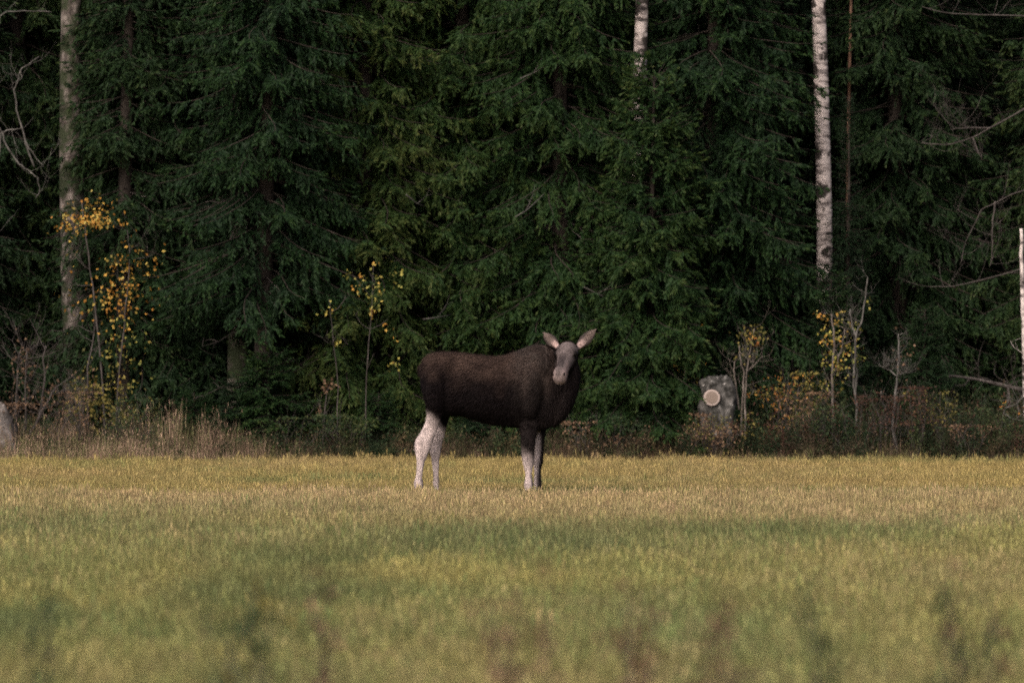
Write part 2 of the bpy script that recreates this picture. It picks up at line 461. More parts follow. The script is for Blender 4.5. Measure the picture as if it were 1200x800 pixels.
def coat(P, Nn):
    """coat colours of the animal and the length and flow of its hair"""
    px = P[:, 0] * MS + MX0; py = MY0 - P[:, 2] * MS
    no = vnoise(P[:, 0] * 7 + 40, P[:, 2] * 7 + P[:, 1] * 5 + 9)
    no2 = vnoise(P[:, 0] * 22 + 40, P[:, 2] * 22 + P[:, 1] * 17 + 9)
    dark = np.array([.0065, .0050, .0055]); brown = np.array([.060, .040, .033]); grey = np.array([.044, .036, .033])
    mix = lambda a, b2, f: a * (1 - f[:, None]) + b2 * f[:, None]
    c = np.tile(dark, (len(P), 1))
    backness = 1 - sm(412, 466, py + (no - .5) * 22 + 12 * sm(545, 505, px))
    c = mix(c, np.tile(brown, (len(P), 1)), backness * (.75 + .4 * no2).clip(0, 1))
    sh = sm(590, 615, px) * (1 - sm(640, 652, px)) * (1 - sm(400, 490, py) * .85)
    c = mix(c, np.tile(grey, (len(P), 1)), (sh * (.55 + .5 * no2)).clip(0, 1))
    c = mix(c, np.tile([.013, .010, .010], (len(P), 1)), sm(640, 652, px) * .95)
    # hind legs: pale from the thigh down
    hind = (px < 545)
    b_line = 487 + (px - 502) * .75
    f = sm(-9, 9, py - b_line + (no - .5) * 14) * hind
    pale = np.array([.47, .395, .385])
    c = mix(c, pale * (.62 + .55 * no2[:, None]), f)
    inner = np.clip((px - 507) / 10, 0, 1) * (np.abs(P[:, 1]) < .11) * hind * (py < 520)
    # front legs: pale below the knee and on the inner side
    fr = (px > 600) & (py > 490)
    f2 = sm(522, 553, py + (no - .5) * 10 - (px - 618) * .8) * fr * (P[:, 1] < 0)
    f3 = (1 - sm(-2.0, 3.0, px - (632.6 - (py - 505) * .05) + (no - .5) * 2)) * sm(500, 508, py) * fr * (P[:, 1] >= 0)
    c = mix(c, pale * (.75 + .3 * no2[:, None]), f2)
    c = mix(c, pale * (.85 + .3 * no2[:, None]), f3)
    # darker fronts of the pasterns
    low = sm(552, 562, py)
    for (xc, ysg) in ((494.5, -1), (513.5, 1), (622.3, -1), (631.5, 1)):
        d = low * (np.sign(P[:, 1]) == ysg) * sm(-2.0, 2.5, px - xc) * (np.abs(px - xc) < 9)
        c = mix(c, np.tile([.05, .042, .04], (len(P), 1)), d * .85)
    # head
    rel = P - H0
    t = rel @ hd / HL; lat = rel @ hl; up = rel @ hu
    hm = (sm(-.06, .06, t) * (np.abs(lat) < .16) * (P[:, 1] < -.10)) * sm(-.19, -.10, up + .05 * sm(.5, .9, t))
    face = np.tile([.105, .087, .087], (len(P), 1))
    face = mix(face, np.tile([.03, .025, .026], (len(P), 1)), sm(.34, .50, t) * (1 - sm(.78, .86, t)) * (1 - sm(.035, .06, np.abs(lat + .008))) * sm(-.02, .05, up) * .9)
    face = mix(face, np.tile([.015, .012, .012], (len(P), 1)), np.exp(-((t - .28) / .085) ** 2 - ((np.abs(lat) - .125) / .036) ** 2) * .95)
    face = mix(face, np.tile([.19, .15, .147], (len(P), 1)), sm(.72, 1.0, t) * .95)
    face = mix(face, np.tile([.05, .042, .042], (len(P), 1)), sm(.6, .8, t) * (1 - sm(.02, .055, np.abs(lat))) * sm(.01, .06, up) * .75)
    face = mix(face, np.tile([.24, .18, .17], (len(P), 1)), sm(.5, .7, t) * sm(.05, .075, np.abs(lat)) * .8)
    face = mix(face, np.tile([.02, .016, .016], (len(P), 1)), sm(0, -.07, up) * (1 - sm(.62, .8, t)))
    face *= (.8 + .4 * no2)[:, None]
    c = mix(c, face, hm)
    em = np.zeros(len(P))
    for base, ea, fl, fw, ew in ear_axes:
        r = P - base; te = r @ ea / fl; off = np.linalg.norm(r - (r @ ea)[:, None] * ea, axis=1)
        k = (te > -.02) & (te < 1.1) & (off < .085)
        w_ = r @ ew
        inn = sm(-.1, .35, Nn @ fw) * (1 - sm(.020, .050, np.abs(w_)))
        outer = np.tile([.055, .045, .042], (len(P), 1))
        ec = mix(outer, np.tile([.36, .265, .25], (len(P), 1)), inn * (1 - sm(.12, .48, te)))
        ec = mix(ec, np.tile([.13, .10, .09], (len(P), 1)), inn * sm(.3, .5, te) * .8)
        c[k] = ec[k]; em[k] = 1
    # hair length and flow
    L_ = np.where(py < 500, .055, .030)
    L_ = np.where(px > 630, .065, L_)
    L_ = np.where((py > 480) & (px < 545), .028, L_)
    L_ = L_ * (1 - hm) + 0.012 * hm
    L_ = np.where(em > 0, .022, L_)
    fl_ = np.tile([-.75, 0, -.65], (len(P), 1))
    fl_[px > 640] = [-.25, -.1, -.95]
    fl_[py > 492] = [-.15, 0, -1.0]
    k = hm > .4
    fl_[k] = hd
    for base, ea, fl, fw, ew in ear_axes:
        r = P - base
        kk = (np.linalg.norm(r - (r @ ea)[:, None] * ea, axis=1) < .085) & (r @ ea / fl > 0)
        fl_[kk] = ea
    return np.clip(c, 0, 1), L_, fl_


cc, _, _ = coat(P, NN)
ca_ = bme.attributes.new('coat', 'FLOAT_COLOR', 'POINT')
ca_.data.foreach_set('color', np.concatenate([cc, np.ones((nv, 1))], 1).astype(np.float32).ravel())
m, nt, b = mat_new('moose_hide')
a = nt.nodes.new('ShaderNodeAttribute'); a.attribute_name = 'coat'
nt.links.new(a.outputs['Color'], b.inputs['Base Color']); b.inputs['Roughness'].default_value = .75
b.inputs['Specular IOR Level'].default_value = .02
bme.materials.clear(); bme.materials.append(m)
bme.polygons.foreach_set('use_smooth', np.ones(len(bme.polygons), bool))
body = link('body', bme, moose)
# short coat of hair laid along the body
np_ = len(bme.polygons)
pc = np.zeros(np_ * 3, np.float32); bme.polygons.foreach_get('center', pc); pc = pc.reshape(-1, 3).astype(float)
pn = np.zeros(np_ * 3, np.float32); bme.polygons.foreach_get('normal', pn); pn = pn.reshape(-1, 3).astype(float)
pa = np.zeros(np_, np.float32); bme.polygons.foreach_get('area', pa)
NH = 150000
idx = rng.choice(np_, NH, p=(pa / pa.sum()).astype(float) / float((pa / pa.sum()).astype(float).sum()))
B0 = pc[idx] + rng.normal(0, .004, (NH, 3)); n0 = pn[idx]
hc, hlen, hfl = coat(B0, n0)
fl = hfl - (hfl * n0).sum(1)[:, None] * n0
D0 = nrm(nrm(fl) + n0 * rng.uniform(.12, .55, (NH, 1)) + rng.normal(0, .16, (NH, 3)))
hb = MB()
W = rng.uniform(.0035, .007, NH); Ln = hlen * rng.uniform(.6, 1.25, NH)
w_ = nrm(np.cross(D0, n0))
V = np.stack([B0 - n0 * .003 - w_ * W[:, None] / 2, B0 - n0 * .003 + w_ * W[:, None] / 2, B0 + D0 * Ln[:, None]], 1)
hb.add(V, None, np.arange(NH * 3).reshape(-1, 3))
hme = hb.mesh('coat_hair')
lum = np.clip(hc.mean(1, keepdims=True) / .15, 0, 1)
hcol = hc * (1 + (rng.uniform(0, 1, (NH, 1)) ** 1.6 * 1.7 - .62) * (1 - .75 * lum))
ha = hme.attributes.new('coat', 'FLOAT_COLOR', 'FACE')
ha.data.foreach_set('color', np.concatenate([np.clip(hcol, 0, .8), np.ones((NH, 1))], 1).astype(np.float32).ravel())
hme.materials.append(m)
hair = link('coat_hair', hme, body)
hair['kind'] = 'stuff'
# eyes, nostrils, hooves
m, nt, b = mat_new('eye_black'); b.inputs['Base Color'].default_value = (.006, .005, .005, 1); b.inputs['Roughness'].default_value = .12; b.inputs['Specular IOR Level'].default_value = .5
b.inputs['Roughness'].default_value = .5; b.inputs['Specular IOR Level'].default_value = .03
M['eye'] = m
m, nt, b = mat_new('hoof_horn'); b.inputs['Base Color'].default_value = (.03, .026, .024, 1); b.inputs['Roughness'].default_value = .5
M['hoof'] = m


def blob(mb, c, ax, r, n=12, m_=9):
    t = np.linspace(-1, 1, m_); s_ = np.sqrt(np.clip(1 - t * t, .003, 1))
    ring_loft(mb, c + t[:, None] * np.asarray(ax[2]) * r[2], np.tile(ax[0], (m_, 1)), np.tile(ax[1], (m_, 1)), r[0] * s_, r[1] * s_, n)


for sgn in (-1, 1):
    e = MB(); blob(e, H0 + .27 * HL * hd + sgn * .128 * hl + .034 * hu, (hl, hu, hd), (.029, .031, .036)); e.build('eye', M['eye'], moose, True)
    e = MB(); blob(e, H0 + .93 * HL * hd + sgn * .068 * hl + .040 * hu, (hl, hu, hd), (.012, .020, .032)); e.build('nostril', M['eye'], moose, True)
for (px0, px1, y) in ((486.4, 499.5, -.15), (508.4, 519, .15), (615, 628.8, -.14), (626, 638.4, .15)):
    for s2 in (-1, 1):
        e = MB()
        a0 = mp(px0, 580, y + s2 * .026); x1 = (px1 - px0) / MS
        pts = np.array([[0, 0, .055], [x1 * .5, 0, .06], [x1 * .95, 0, .016], [x1 * 1.05, 0, .0], [0, 0, 0]])
        prof = np.concatenate([pts + a0 - [0, .022, 0], pts + a0 + [0, .022, 0]])
        e.add(prof, [[k, (k + 1) % 5, 5 + (k + 1) % 5, 5 + k] for k in range(5)], [[0, 2, 1], [0, 3, 2], [0, 4, 3], [5, 6, 7], [5, 7, 8], [5, 8, 9]])
        e.build('hoof', M['hoof'], moose)

# ------------------------------------------------------------------ spruces
def spruce(seed, H, R, zmin, dens=1.0, shoot=.135, sw=.025, lean=.0, open_=0.0, step=.18, pend=1.0):
    r = np.random.default_rng(seed)
    wood, leaf, dead = MB(), MB(), MB()
    zt = np.linspace(0, H, 16)
    wob = lambda z: np.stack([.05 * np.sin(z * .5 + seed) + lean * z, .05 * np.cos(z * .43 + seed), z], -1)
    r0 = .0085 * H + .02
    rad = r0 * (1 - zt / H) ** .85 + .012; rad[0] *= 1.35
    wood.tube(wob(zt), rad, 10)
    z = zmin
    Bs, Ds, Ls, Vs = [], [], [], []
    while z < H - .15:
        vis = 1.0 if z < 10.5 else .55
        f = 1 - z / H
        for _ in range(r.integers(5, 8) if vis == 1 else r.integers(3, 5)):
            az = r.uniform(0, 2 * math.pi)
            Lb = R * f ** .72 * r.uniform(.62, 1.15) + .12
            if z < 1.6 and r.random() < open_:
                continue
            o_ = np.array([math.cos(az), math.sin(az), 0]); sd = np.array([-o_[1], o_[0], 0])
            slope = np.interp(f, [0, .15, .5, 1], [1.2, .62, -.06, -.38]) + r.normal(0, .08)
            zb = z + r.uniform(-.12, .12)
            P0 = wob(np.array(zb))
            tt = np.linspace(0, 1, 7)
            path = lambda t: P0 + np.outer(t * Lb, o_) + np.outer(Lb * (slope * t - .42 * t ** 2 + .30 * t ** 3), [0, 0, 1]) + np.outer(.06 * Lb * np.sin(t * 5 + az * 7), sd)
            wood.tube(path(tt), np.linspace(.007 + .006 * Lb, .003, 7), 4, cap=False)
            n2 = max(4, int(Lb / .075 * dens * vis))
            t2 = np.sort(r.uniform(.16, 1, n2)); t2[-1] = 1
            Pt = path(t2); fw = nrm(path(np.minimum(t2 + .03, 1.05)) - path(t2 - .03))
            for k in range(n2):
                s_ = 1 if k % 2 else -1
                l2 = (.10 + .34 * (1 - t2[k]) * Lb * r.uniform(.5, 1.1) + r.uniform(0, .12))
                hang = r.uniform(.2, 1.45) * pend
                if k == n2 - 1:
                    s_ = 0; hang = .1
                d2 = nrm(fw[k] * .62 + sd * s_ * .72 - np.array([0, 0, hang * .8]))
                m_ = max(3, int(l2 / .024 * (1 if vis == 1 else .5)))
                u = np.linspace(.05, 1, m_)
                drop = np.outer(u ** 2 * l2 * .30 * hang, [0, 0, -1])
                Pq = Pt[k] + np.outer(u * l2, d2) + drop
                for side in (-1, 1):
                    dd = d2 + side * np.cross(d2, [0, 0, 1.]) * r.uniform(.4, 1.0, (m_, 1)) + r.normal(0, .28, (m_, 3)) + np.array([0, 0, -.40 * hang])
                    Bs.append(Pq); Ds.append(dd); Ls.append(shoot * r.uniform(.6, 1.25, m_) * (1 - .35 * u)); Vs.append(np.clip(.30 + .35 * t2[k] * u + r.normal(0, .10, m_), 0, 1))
        z += step * r.uniform(.75, 1.25)
    Bs, Ds, Ls, Vs = map(np.concatenate, (Bs, Ds, Ls, Vs))
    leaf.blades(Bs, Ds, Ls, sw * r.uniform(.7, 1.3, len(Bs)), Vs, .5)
    # bare dead twigs low on the stem
    for _ in range(34):
        zb = r.uniform(.4, min(5, H * .4)); az = r.uniform(0, 6.28); Lb = r.uniform(.5, 1.5) * min(1, R / 1.6)
        o_ = np.array([math.cos(az), math.sin(az), 0])
        tt = np.linspace(0, 1, 5)
        pp = wob(np.array(zb)) + np.outer(tt * Lb, o_) + np.outer(-.25 * Lb * tt ** 1.5, [0, 0, 1]) + r.normal(0, .02, (5, 3))
        dead.tube(pp, np.linspace(.012, .003, 5), 3, cap=False)
        for k in range(4):
            q = pp[r.integers(1, 5)]; d = nrm(o_ + r.normal(0, .7, 3)); dead.tube([q, q + d * .12, q + d * .25 + [0, 0, -.05]], [.005, .004, .002], 3, cap=False)
    return wood, leaf, dead


SPEC = {'skirt': dict(seed=91, H=17, R=2.1, zmin=3.1, dens=1.0), 'tall_a': dict(seed=11, H=19, R=2.7, zmin=.5, dens=1.0), 'tall_b': dict(seed=23, H=17, R=2.4, zmin=.35, dens=1.05),
        'tall_c': dict(seed=37, H=20, R=2.3, zmin=1.3, dens=.85, open_=.5), 'thin': dict(seed=51, H=15, R=1.5, zmin=2.2, dens=.7),
        'mid': dict(seed=97, H=6.7, R=1.8, zmin=.2, dens=1.35, step=.13, pend=.9), 'young': dict(seed=67, H=4.2, R=1.15, zmin=.12, dens=1.5, step=.12, shoot=.10, sw=.022, pend=.6), 'bush': dict(seed=79, H=1.9, R=1.0, zmin=.05, dens=1.4, step=.085, shoot=.085, sw=.022, pend=.35)}
PROTO = {}
for k, kw in SPEC.items():
    w_, l_, d_ = spruce(**kw)
    wm = w_.mesh('trunk', True); wm.materials.append(M['bark_spruce'])
    lm = l_.mesh('crown'); lm.materials.append(M['spruce'])
    dm = d_.mesh('dead_twigs'); dm.materials.append(M['dead_dark'])
    PROTO[k] = (wm, lm, dm)


def put_spruce(kind, px, D, label, group=None, dark=False, s=1.0, rz=None, name='spruce_tree', twigs=True, X=None):
    x = (px - 600) / FPX * D if X is None else X
    wm, lm, dm = PROTO[kind]
    e = empty(name, (x, D, float(zg(x, D)) - .04), rng.uniform(0, 6.28) if rz is None else rz, s)
    link('trunk', wm, e)
    cr = link('crown', lm, e)
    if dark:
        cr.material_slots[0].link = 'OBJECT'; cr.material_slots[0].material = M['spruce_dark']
    if twigs and kind not in ('bush', 'young', 'mid'):
        link('dead_twigs', dm, e)
    tag(e, label, 'shrub' if kind == 'bush' else 'tree', group)
    return e


FS = 'spruces of the forest front'
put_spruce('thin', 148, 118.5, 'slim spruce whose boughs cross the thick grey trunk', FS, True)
put_spruce('skirt', 312, 117.0, 'spruce with boughs hanging over the half hidden grey trunk', FS)
put_spruce('mid', 764, 116.9, 'pointed half grown spruce just below the glimpse of white birch trunk', None, False, 1.0, name='young_spruce')
put_spruce('thin', 994, 119.0, 'half grown spruce spreading twigs across the tall white birch trunk', None, True, .42, name='young_spruce')
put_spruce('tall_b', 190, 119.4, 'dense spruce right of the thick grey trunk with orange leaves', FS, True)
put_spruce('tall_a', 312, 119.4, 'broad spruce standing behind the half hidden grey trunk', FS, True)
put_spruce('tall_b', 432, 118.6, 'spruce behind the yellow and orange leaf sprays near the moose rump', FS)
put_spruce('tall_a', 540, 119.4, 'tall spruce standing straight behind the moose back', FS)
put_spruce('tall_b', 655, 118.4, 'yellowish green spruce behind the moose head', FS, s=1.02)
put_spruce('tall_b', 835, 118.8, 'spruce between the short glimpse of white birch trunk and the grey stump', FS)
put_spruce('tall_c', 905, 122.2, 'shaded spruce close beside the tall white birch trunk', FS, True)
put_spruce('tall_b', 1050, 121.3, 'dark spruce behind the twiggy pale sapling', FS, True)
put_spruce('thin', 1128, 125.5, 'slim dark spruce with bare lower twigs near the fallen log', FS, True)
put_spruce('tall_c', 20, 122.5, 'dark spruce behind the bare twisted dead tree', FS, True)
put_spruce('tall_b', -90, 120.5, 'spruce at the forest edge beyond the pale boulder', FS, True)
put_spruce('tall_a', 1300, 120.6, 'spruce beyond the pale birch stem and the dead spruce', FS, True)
put_spruce('young', 975, 118.0, 'young spruce hiding the foot of the tall white birch', None, True, .74, name='young_spruce')
put_spruce('young', 1085, 118.3, 'young spruce between the twiggy pale sapling and the fallen log', None, True, .62, name='young_spruce')
put_spruce('young', 735, 117.6, 'young spruce just behind the grass right of the moose head', None, False, .72, name='young_spruce')
put_spruce('young', 600, 117.8, 'young spruce seen above the moose back', None, False, .66, name='young_spruce')
for px, D, s, lab in ((445, 116.5, .62, 'low bushy spruce behind the moose rump'), (362, 116.8, .55, 'low bushy spruce under the yellow leaf sprays'), (318, 116.4, .98, 'low bushy spruce below the half hidden grey trunk'),
                      (276, 116.6, .72, 'low bushy spruce at the foot of the half hidden grey trunk'), (225, 116.9, .62, 'low bushy spruce near the orange leaved birch sapling'), (655, 116.7, .55, 'low bushy spruce behind the moose chest'), (700, 116.6, .5, 'low bushy spruce right of the moose, left of the forked sapling'),
                      (770, 117, .6, 'low bushy spruce left of the grey stump'), (560, 116.8, .6, 'low bushy spruce behind the moose belly')):
    put_spruce('bush', px, D, lab, None, px % 4 == 0, s, name='spruce_bush')
# the forest behind
kinds = ['tall_a', 'tall_b', 'tall_c', 'tall_b', 'thin']
for D, sp in ((124, 1.7), (127.5, 1.75), (131.5, 1.75), (136, 1.3), (140, 1.3)):
    half = .075 * D + 5.5
    x = -half + rng.uniform(0, sp)
    while x < half:
        pq = x / D * FPX + 600
        if (D < 129 and 1095 < pq < 1235) or (D < 126 and (850 < pq < 950 or -20 < pq < 70)) or (D > 135 and not (1060 < pq < 1270 or 830 < pq < 970 or -60 < pq < 100)):
            x += sp * .5
            continue
        put_spruce(kinds[int(rng.integers(0, 5))], 0, D + float(rng.normal(0, .6)), 'spruce in the dark forest behind the front row', 'spruces deep in the forest', True, float(rng.uniform(.9, 1.12)), X=x, twigs=D < 130)
        x += sp * rng.uniform(.75, 1.25)

# ------------------------------------------------------------------ deciduous stems and saplings
def grow(mb, tips, p, d, Lg, r0, depth, r, spread=.6, up=.12, kids=(2, 4), n=5, wig=.12, sides=4):
    pts = [np.array(p, float)]; d = nrm(d)
    for k in range(n):
        d = nrm(d + r.normal(0, wig, 3) + np.array([0, 0, up]))
        pts.append(pts[-1] + d * Lg / n)
    pts = np.array(pts)
    mb.tube(pts, np.linspace(r0, r0 * .55 if depth else r0 * .3, n + 1), sides, cap=False)
    if depth == 0:
        tips.extend([(q, d) for q in pts[1:]])
        return
    for _ in range(int(r.integers(kids[0], kids[1] + 1))):
        k = int(r.integers(2, n + 1))
        dd = nrm(d + r.normal(0, spread, 3))
        grow(mb, tips, pts[k], dd, Lg * r.uniform(.45, .75), r0 * .5, depth - 1, r, spread, up, kids, n, wig, 3)


def stem_tree(name, label, cat, base_px, D, H, r0, bark, leafmat, seed, group=None, lean_px=0, crown_from=.55, sides=14, nleaf=2500, wob=.04, leaf=.06):
    """tall broadleaf or pine: tapered trunk, limbs and an open crown, most of it above the picture"""
    r = np.random.default_rng(seed)
    x = (base_px - 600) / FPX * D
    e = empty(name, (x, D, float(zg(x, D)) - .05))
    z = np.linspace(0, H, 26)
    lx = lean_px / FPX * D / 8.0
    ctr = lambda zz: np.stack([lx * zz + wob * np.sin(zz * .55 + seed), wob * np.cos(zz * .4 + seed), zz], -1)
    rad = r0 * (1 - (z / H) ** 1.7 * .9); rad[0] *= 1.3; rad[1] *= 1.08
    t_ = MB(); t_.tube(ctr(z), rad * (1 + r.normal(0, .02, 26)), sides)
    t_.build('trunk', bark, e, True)
    b_ = MB(); tips = []
    for _ in range(16):
        zz = H * r.uniform(crown_from, .95); az = r.uniform(0, 6.28)
        grow(b_, tips, ctr(np.array(zz)), [math.cos(az), math.sin(az), .6], (H - zz) * .35 + .7, r0 * .28, 2, r, .5, .05)
    b_.build('limbs', bark, e)
    l_ = MB()
    k = r.integers(0, len(tips), nleaf)
    Bp = np.array([tips[q][0] for q in k]) + r.normal(0, .12, (nleaf, 3))
    l_.blades(Bp, r.normal(0, 1, (nleaf, 3)) + [0, 0, -.6], leaf * r.uniform(.7, 1.3, nleaf), leaf * .75, r.random(nleaf))
    l_.build('crown', leafmat, e)
    tag(e, label, cat, group)
    return e


stem_tree('aspen_tree', 'thick grey mossy trunk rising beside the orange leaved sapling', 'tree', 92, 119.0, 17, .235, M['bark_grey'], M['leaf_lime'], 2, lean_px=-9, crown_from=.58)
stem_tree('aspen_tree', 'grey trunk half hidden under drooping spruce boughs', 'tree', 280, 117.7, 16, .18, M['bark_grey'], M['leaf_lime'], 5, lean_px=-4, crown_from=.62)
stem_tree('birch_tree', 'white birch showing only a short length of trunk among spruces', 'tree', 747, 118.2, 16, .15, M['bark_birch'], M['leaf_lime'], 8, lean_px=6, crown_from=.6)
stem_tree('birch_tree', 'tall white birch trunk with dark scars right of the grey stump', 'tree', 966, 119.8, 18, .155, M['bark_birch'], M['leaf_yellow'], 12, lean_px=-5, crown_from=.6)
stem_tree('pine_tree', 'very thin reddish stem next to the tall white birch', 'tree', 996, 120.6, 12, .042, M['bark_pine'], M['leaf_olive'], 15, crown_from=.72, sides=8, nleaf=1200)


def twig_plant(name, label, cat, D, stems, bark, leafs, seed, group=None, twigs=5, twl=.35, tr=.006, depth=1, up=.15, leaf=.062, tspread=.9, rs=1.0):
    """stems: (radius px, [(px, py), ...]); leafs: list of (material, part name, [(px, py, rx, ry, n)])"""
    r = np.random.default_rng(seed)
    p0 = at(*stems[0][1][0], D); base = np.array([p0[0], D, float(zg(p0[0], D))])
    e = empty(name, base)
    for rp, pts in stems:
        Pn = np.array([at(x, y, D) for x, y in pts]) - base
        Pn[:, 1] += np.cumsum(r.normal(0, .05, len(Pn)))
        k = np.linspace(0, len(Pn) - 1, len(Pn) * 3); q = np.arange(len(Pn))
        Pn = np.stack([np.interp(k, q, Pn[:, c]) for c in range(3)], 1) + r.normal(0, .006, (len(k), 3))
        mb = MB(); rad = rp * rs * D / FPX
        mb.tube(Pn, np.linspace(rad, rad * .45, len(Pn)), 7)
        tips = []
        for _ in range(twigs):
            z_ = int(r.integers(len(Pn) // 3, len(Pn))); 
            grow(mb, tips, Pn[z_], nrm(r.normal(0, 1, 3) * [1, .7, .4] + [0, 0, .4]), twl * r.uniform(.5, 1.2), tr, depth, r, tspread, up)
        mb.build('stem', bark, e, True)
    for mat, pn, cl in leafs:
        lb = MB()
        for (px, py, rx, ry, n) in cl:
            c = at(px, py, D) - base
            s_ = D / FPX
            n = int(n * 1.5); g_ = r.normal(0, .5, (n, 3)) * [rx * s_, rx * s_ * .8, ry * s_]
            tw = c + g_
            lb.blades(tw, r.normal(0, 1, (n, 3)) + [0, 0, -.7], leaf * r.uniform(.6, 1.3, n), leaf * .8 * r.uniform(.7, 1.2, n), r.random(n))
        ob = lb.build(pn, mat, e)
        ob['kind'] = 'stuff'
    tag(e, label, cat, group)
    return e


twig_plant('birch_sapling', 'young birch with scattered orange and yellow leaves before the thick grey trunk', 'sapling', 117.3,
           [(1.4, [(124, 525), (122, 470), (116, 400), (108, 330), (100, 270), (96, 238)]), (1.1, [(136, 525), (138, 450), (146, 380), (152, 310), (150, 270)]), (1.2, [(104, 525), (103, 430), (110, 390)])], M['dead_dark'],
           [(M['leaf_yellow'], 'leaves', [(106, 259, 34, 9, 110), (85, 255, 20, 24, 30), (112, 245, 18, 14, 34), (150, 320, 30, 36, 110), (125, 345, 22, 30, 45), (165, 322, 26, 34, 22), (140, 370, 26, 30, 40), (186, 356, 4, 3, 3), (80, 290, 16, 50, 14), (90, 365, 24, 24, 10)]),
            (M['leaf_lime'], 'lower_leaves', [(140, 405, 26, 30, 28), (132, 440, 32, 40, 18), (150, 425, 30, 40, 10)]), (M['leaf_olive'], 'base_leaves', [(125, 470, 46, 40, 260), (150, 490, 40, 24, 120), (96, 470, 30, 30, 90)])], 31, twigs=7, twl=.5, depth=2, leaf=.066)
twig_plant('aspen_sapling', 'sapling with a few yellow and orange leaves between dark spruces', 'sapling', 115.9,
           [(.7, [(428, 520), (430, 440), (434, 380), (438, 310)]), (.6, [(395, 520), (396, 440), (388, 380), (386, 350)])], M['dead_dark'],
           [(M['leaf_yellow'], 'leaves', [(436, 366, 6, 8, 10), (419, 340, 7, 8, 9), (439, 308, 3, 3, 3), (424, 322, 6, 5, 5), (456, 392, 16, 12, 5)]),
            (M['leaf_lime'], 'green_leaves', [(436, 332, 16, 18, 22), (440, 352, 12, 10, 14), (388, 363, 18, 10, 14), (396, 402, 7, 4, 7), (408, 322, 5, 8, 6), (465, 320, 10, 16, 10), (462, 428, 12, 12, 8)])], 33, twigs=5, twl=.4)
twig_plant('withered_plant', 'small withered plant with pale leaves in front of the low spruces', 'plant', 116.0,
           [(.9, [(378, 525), (380, 490), (384, 455), (390, 448)])], M['dead_dark'], [(M['leaf_brown'], 'leaves', [(388, 450, 9, 6, 10), (380, 456, 6, 8, 8), (374, 478, 4, 8, 6)])], 35, twigs=2, twl=.2, leaf=.07)
twig_plant('alder_sapling', 'sapling with sparse yellow leaves just left of the grey stump', 'sapling', 116.6,
           [(1.5, [(786, 520), (794, 480), (802, 440), (806, 410), (812, 385)]), (1.0, [(798, 470), (790, 430), (788, 400)])], M['bark_sapling'],
           [(M['leaf_yellow'], 'leaves', [(819, 382, 5, 7, 7), (809, 398, 6, 5, 6), (812, 425, 14, 8, 16), (788, 428, 4, 3, 3)]), (M['leaf_olive'], 'lower_leaves', [(800, 440, 24, 40, 90), (790, 480, 30, 22, 120)])], 37, twigs=6, twl=.35)
twig_plant('forked_sapling', 'bare forked sapling standing against the right side of the grey stump', 'sapling', 115.9,
           [(1.6, [(868, 528), (869, 500), (870, 470), (872, 436), (868, 424), (866, 405)]), (1.4, [(873, 527), (873, 480), (874, 440), (880, 410), (884, 385)]), (1.0, [(874, 437), (884, 428), (893, 418)]), (1.2, [(866, 480), (862, 450), (860, 430), (863, 418)])], M['bark_sapling'],
           [(M['leaf_olive'], 'leaves', [(886, 395, 16, 18, 34), (875, 400, 20, 20, 26), (872, 500, 26, 20, 40)]), (M['leaf_orange'], 'dry_leaves', [(885, 398, 9, 10, 10)])], 39, twigs=7, twl=.4, depth=2, tr=.004)
twig_plant('maple_sapling', 'sapling full of yellow green and orange leaves between two stems', 'sapling', 116.8,
           [(2.0, [(976, 528), (976, 480), (975, 440), (978, 400), (974, 368)]), (1.0, [(977, 440), (986, 410), (990, 385)])], M['bark_sapling'],
           [(M['leaf_yellow'], 'leaves', [(976, 370, 20, 10, 18), (978, 398, 22, 12, 12), (990, 405, 12, 14, 10), (986, 430, 14, 12, 10)]), (M['leaf_lime'], 'green_leaves', [(978, 385, 24, 20, 24), (980, 418, 24, 22, 36), (974, 440, 22, 20, 22)])], 41, twigs=8, twl=.4)
twig_plant('rowan_sapling', 'grey rowan sapling with a slender bare top beside the yellow leaved one', 'sapling', 116.4,
           [(1.7, [(1004, 530), (1004, 475), (1001, 455), (1002, 420), (1003, 390), (1010, 375), (1014, 345), (1016, 325)]), (1.6, [(1003, 395), (998, 380), (996, 362)]), (1.0, [(1002, 470), (1004, 430)])], M['dead_wood'],
           [(M['leaf_lime'], 'leaves', [(1003, 382, 9, 6, 10), (1010, 418, 8, 5, 8), (1018, 355, 4, 6, 4), (1000, 410, 10, 30, 14)])], 43, twigs=8, twl=.4, depth=2, tr=.004)
twig_plant('pale_sapling', 'pale lichen grey twiggy sapling with a crooked foot among red shrubs', 'sapling', 115.9,
           [(2.0, [(1052, 534), (1050, 522), (1046, 500), (1048, 475), (1051, 450), (1053, 425), (1054, 405), (1053, 392)]), (1.0, [(1051, 440), (1040, 433), (1034, 430)]), (1.0, [(1054, 438), (1066, 436)])], M['dead_wood'],
           [(M['leaf_brown'], 'leaves', [(1056, 415, 18, 28, 26)])], 45, twigs=14, twl=.26, depth=2, tr=.005, tspread=1.2)
twig_plant('dead_stick', 'short crooked pale stick rising from red shrubs beside pale sapling', 'stick', 116.2,
           [(1.5, [(1038, 530), (1038, 490), (1037, 478), (1032, 468), (1031, 458)])], M['dead_wood'], [], 47, twigs=0)
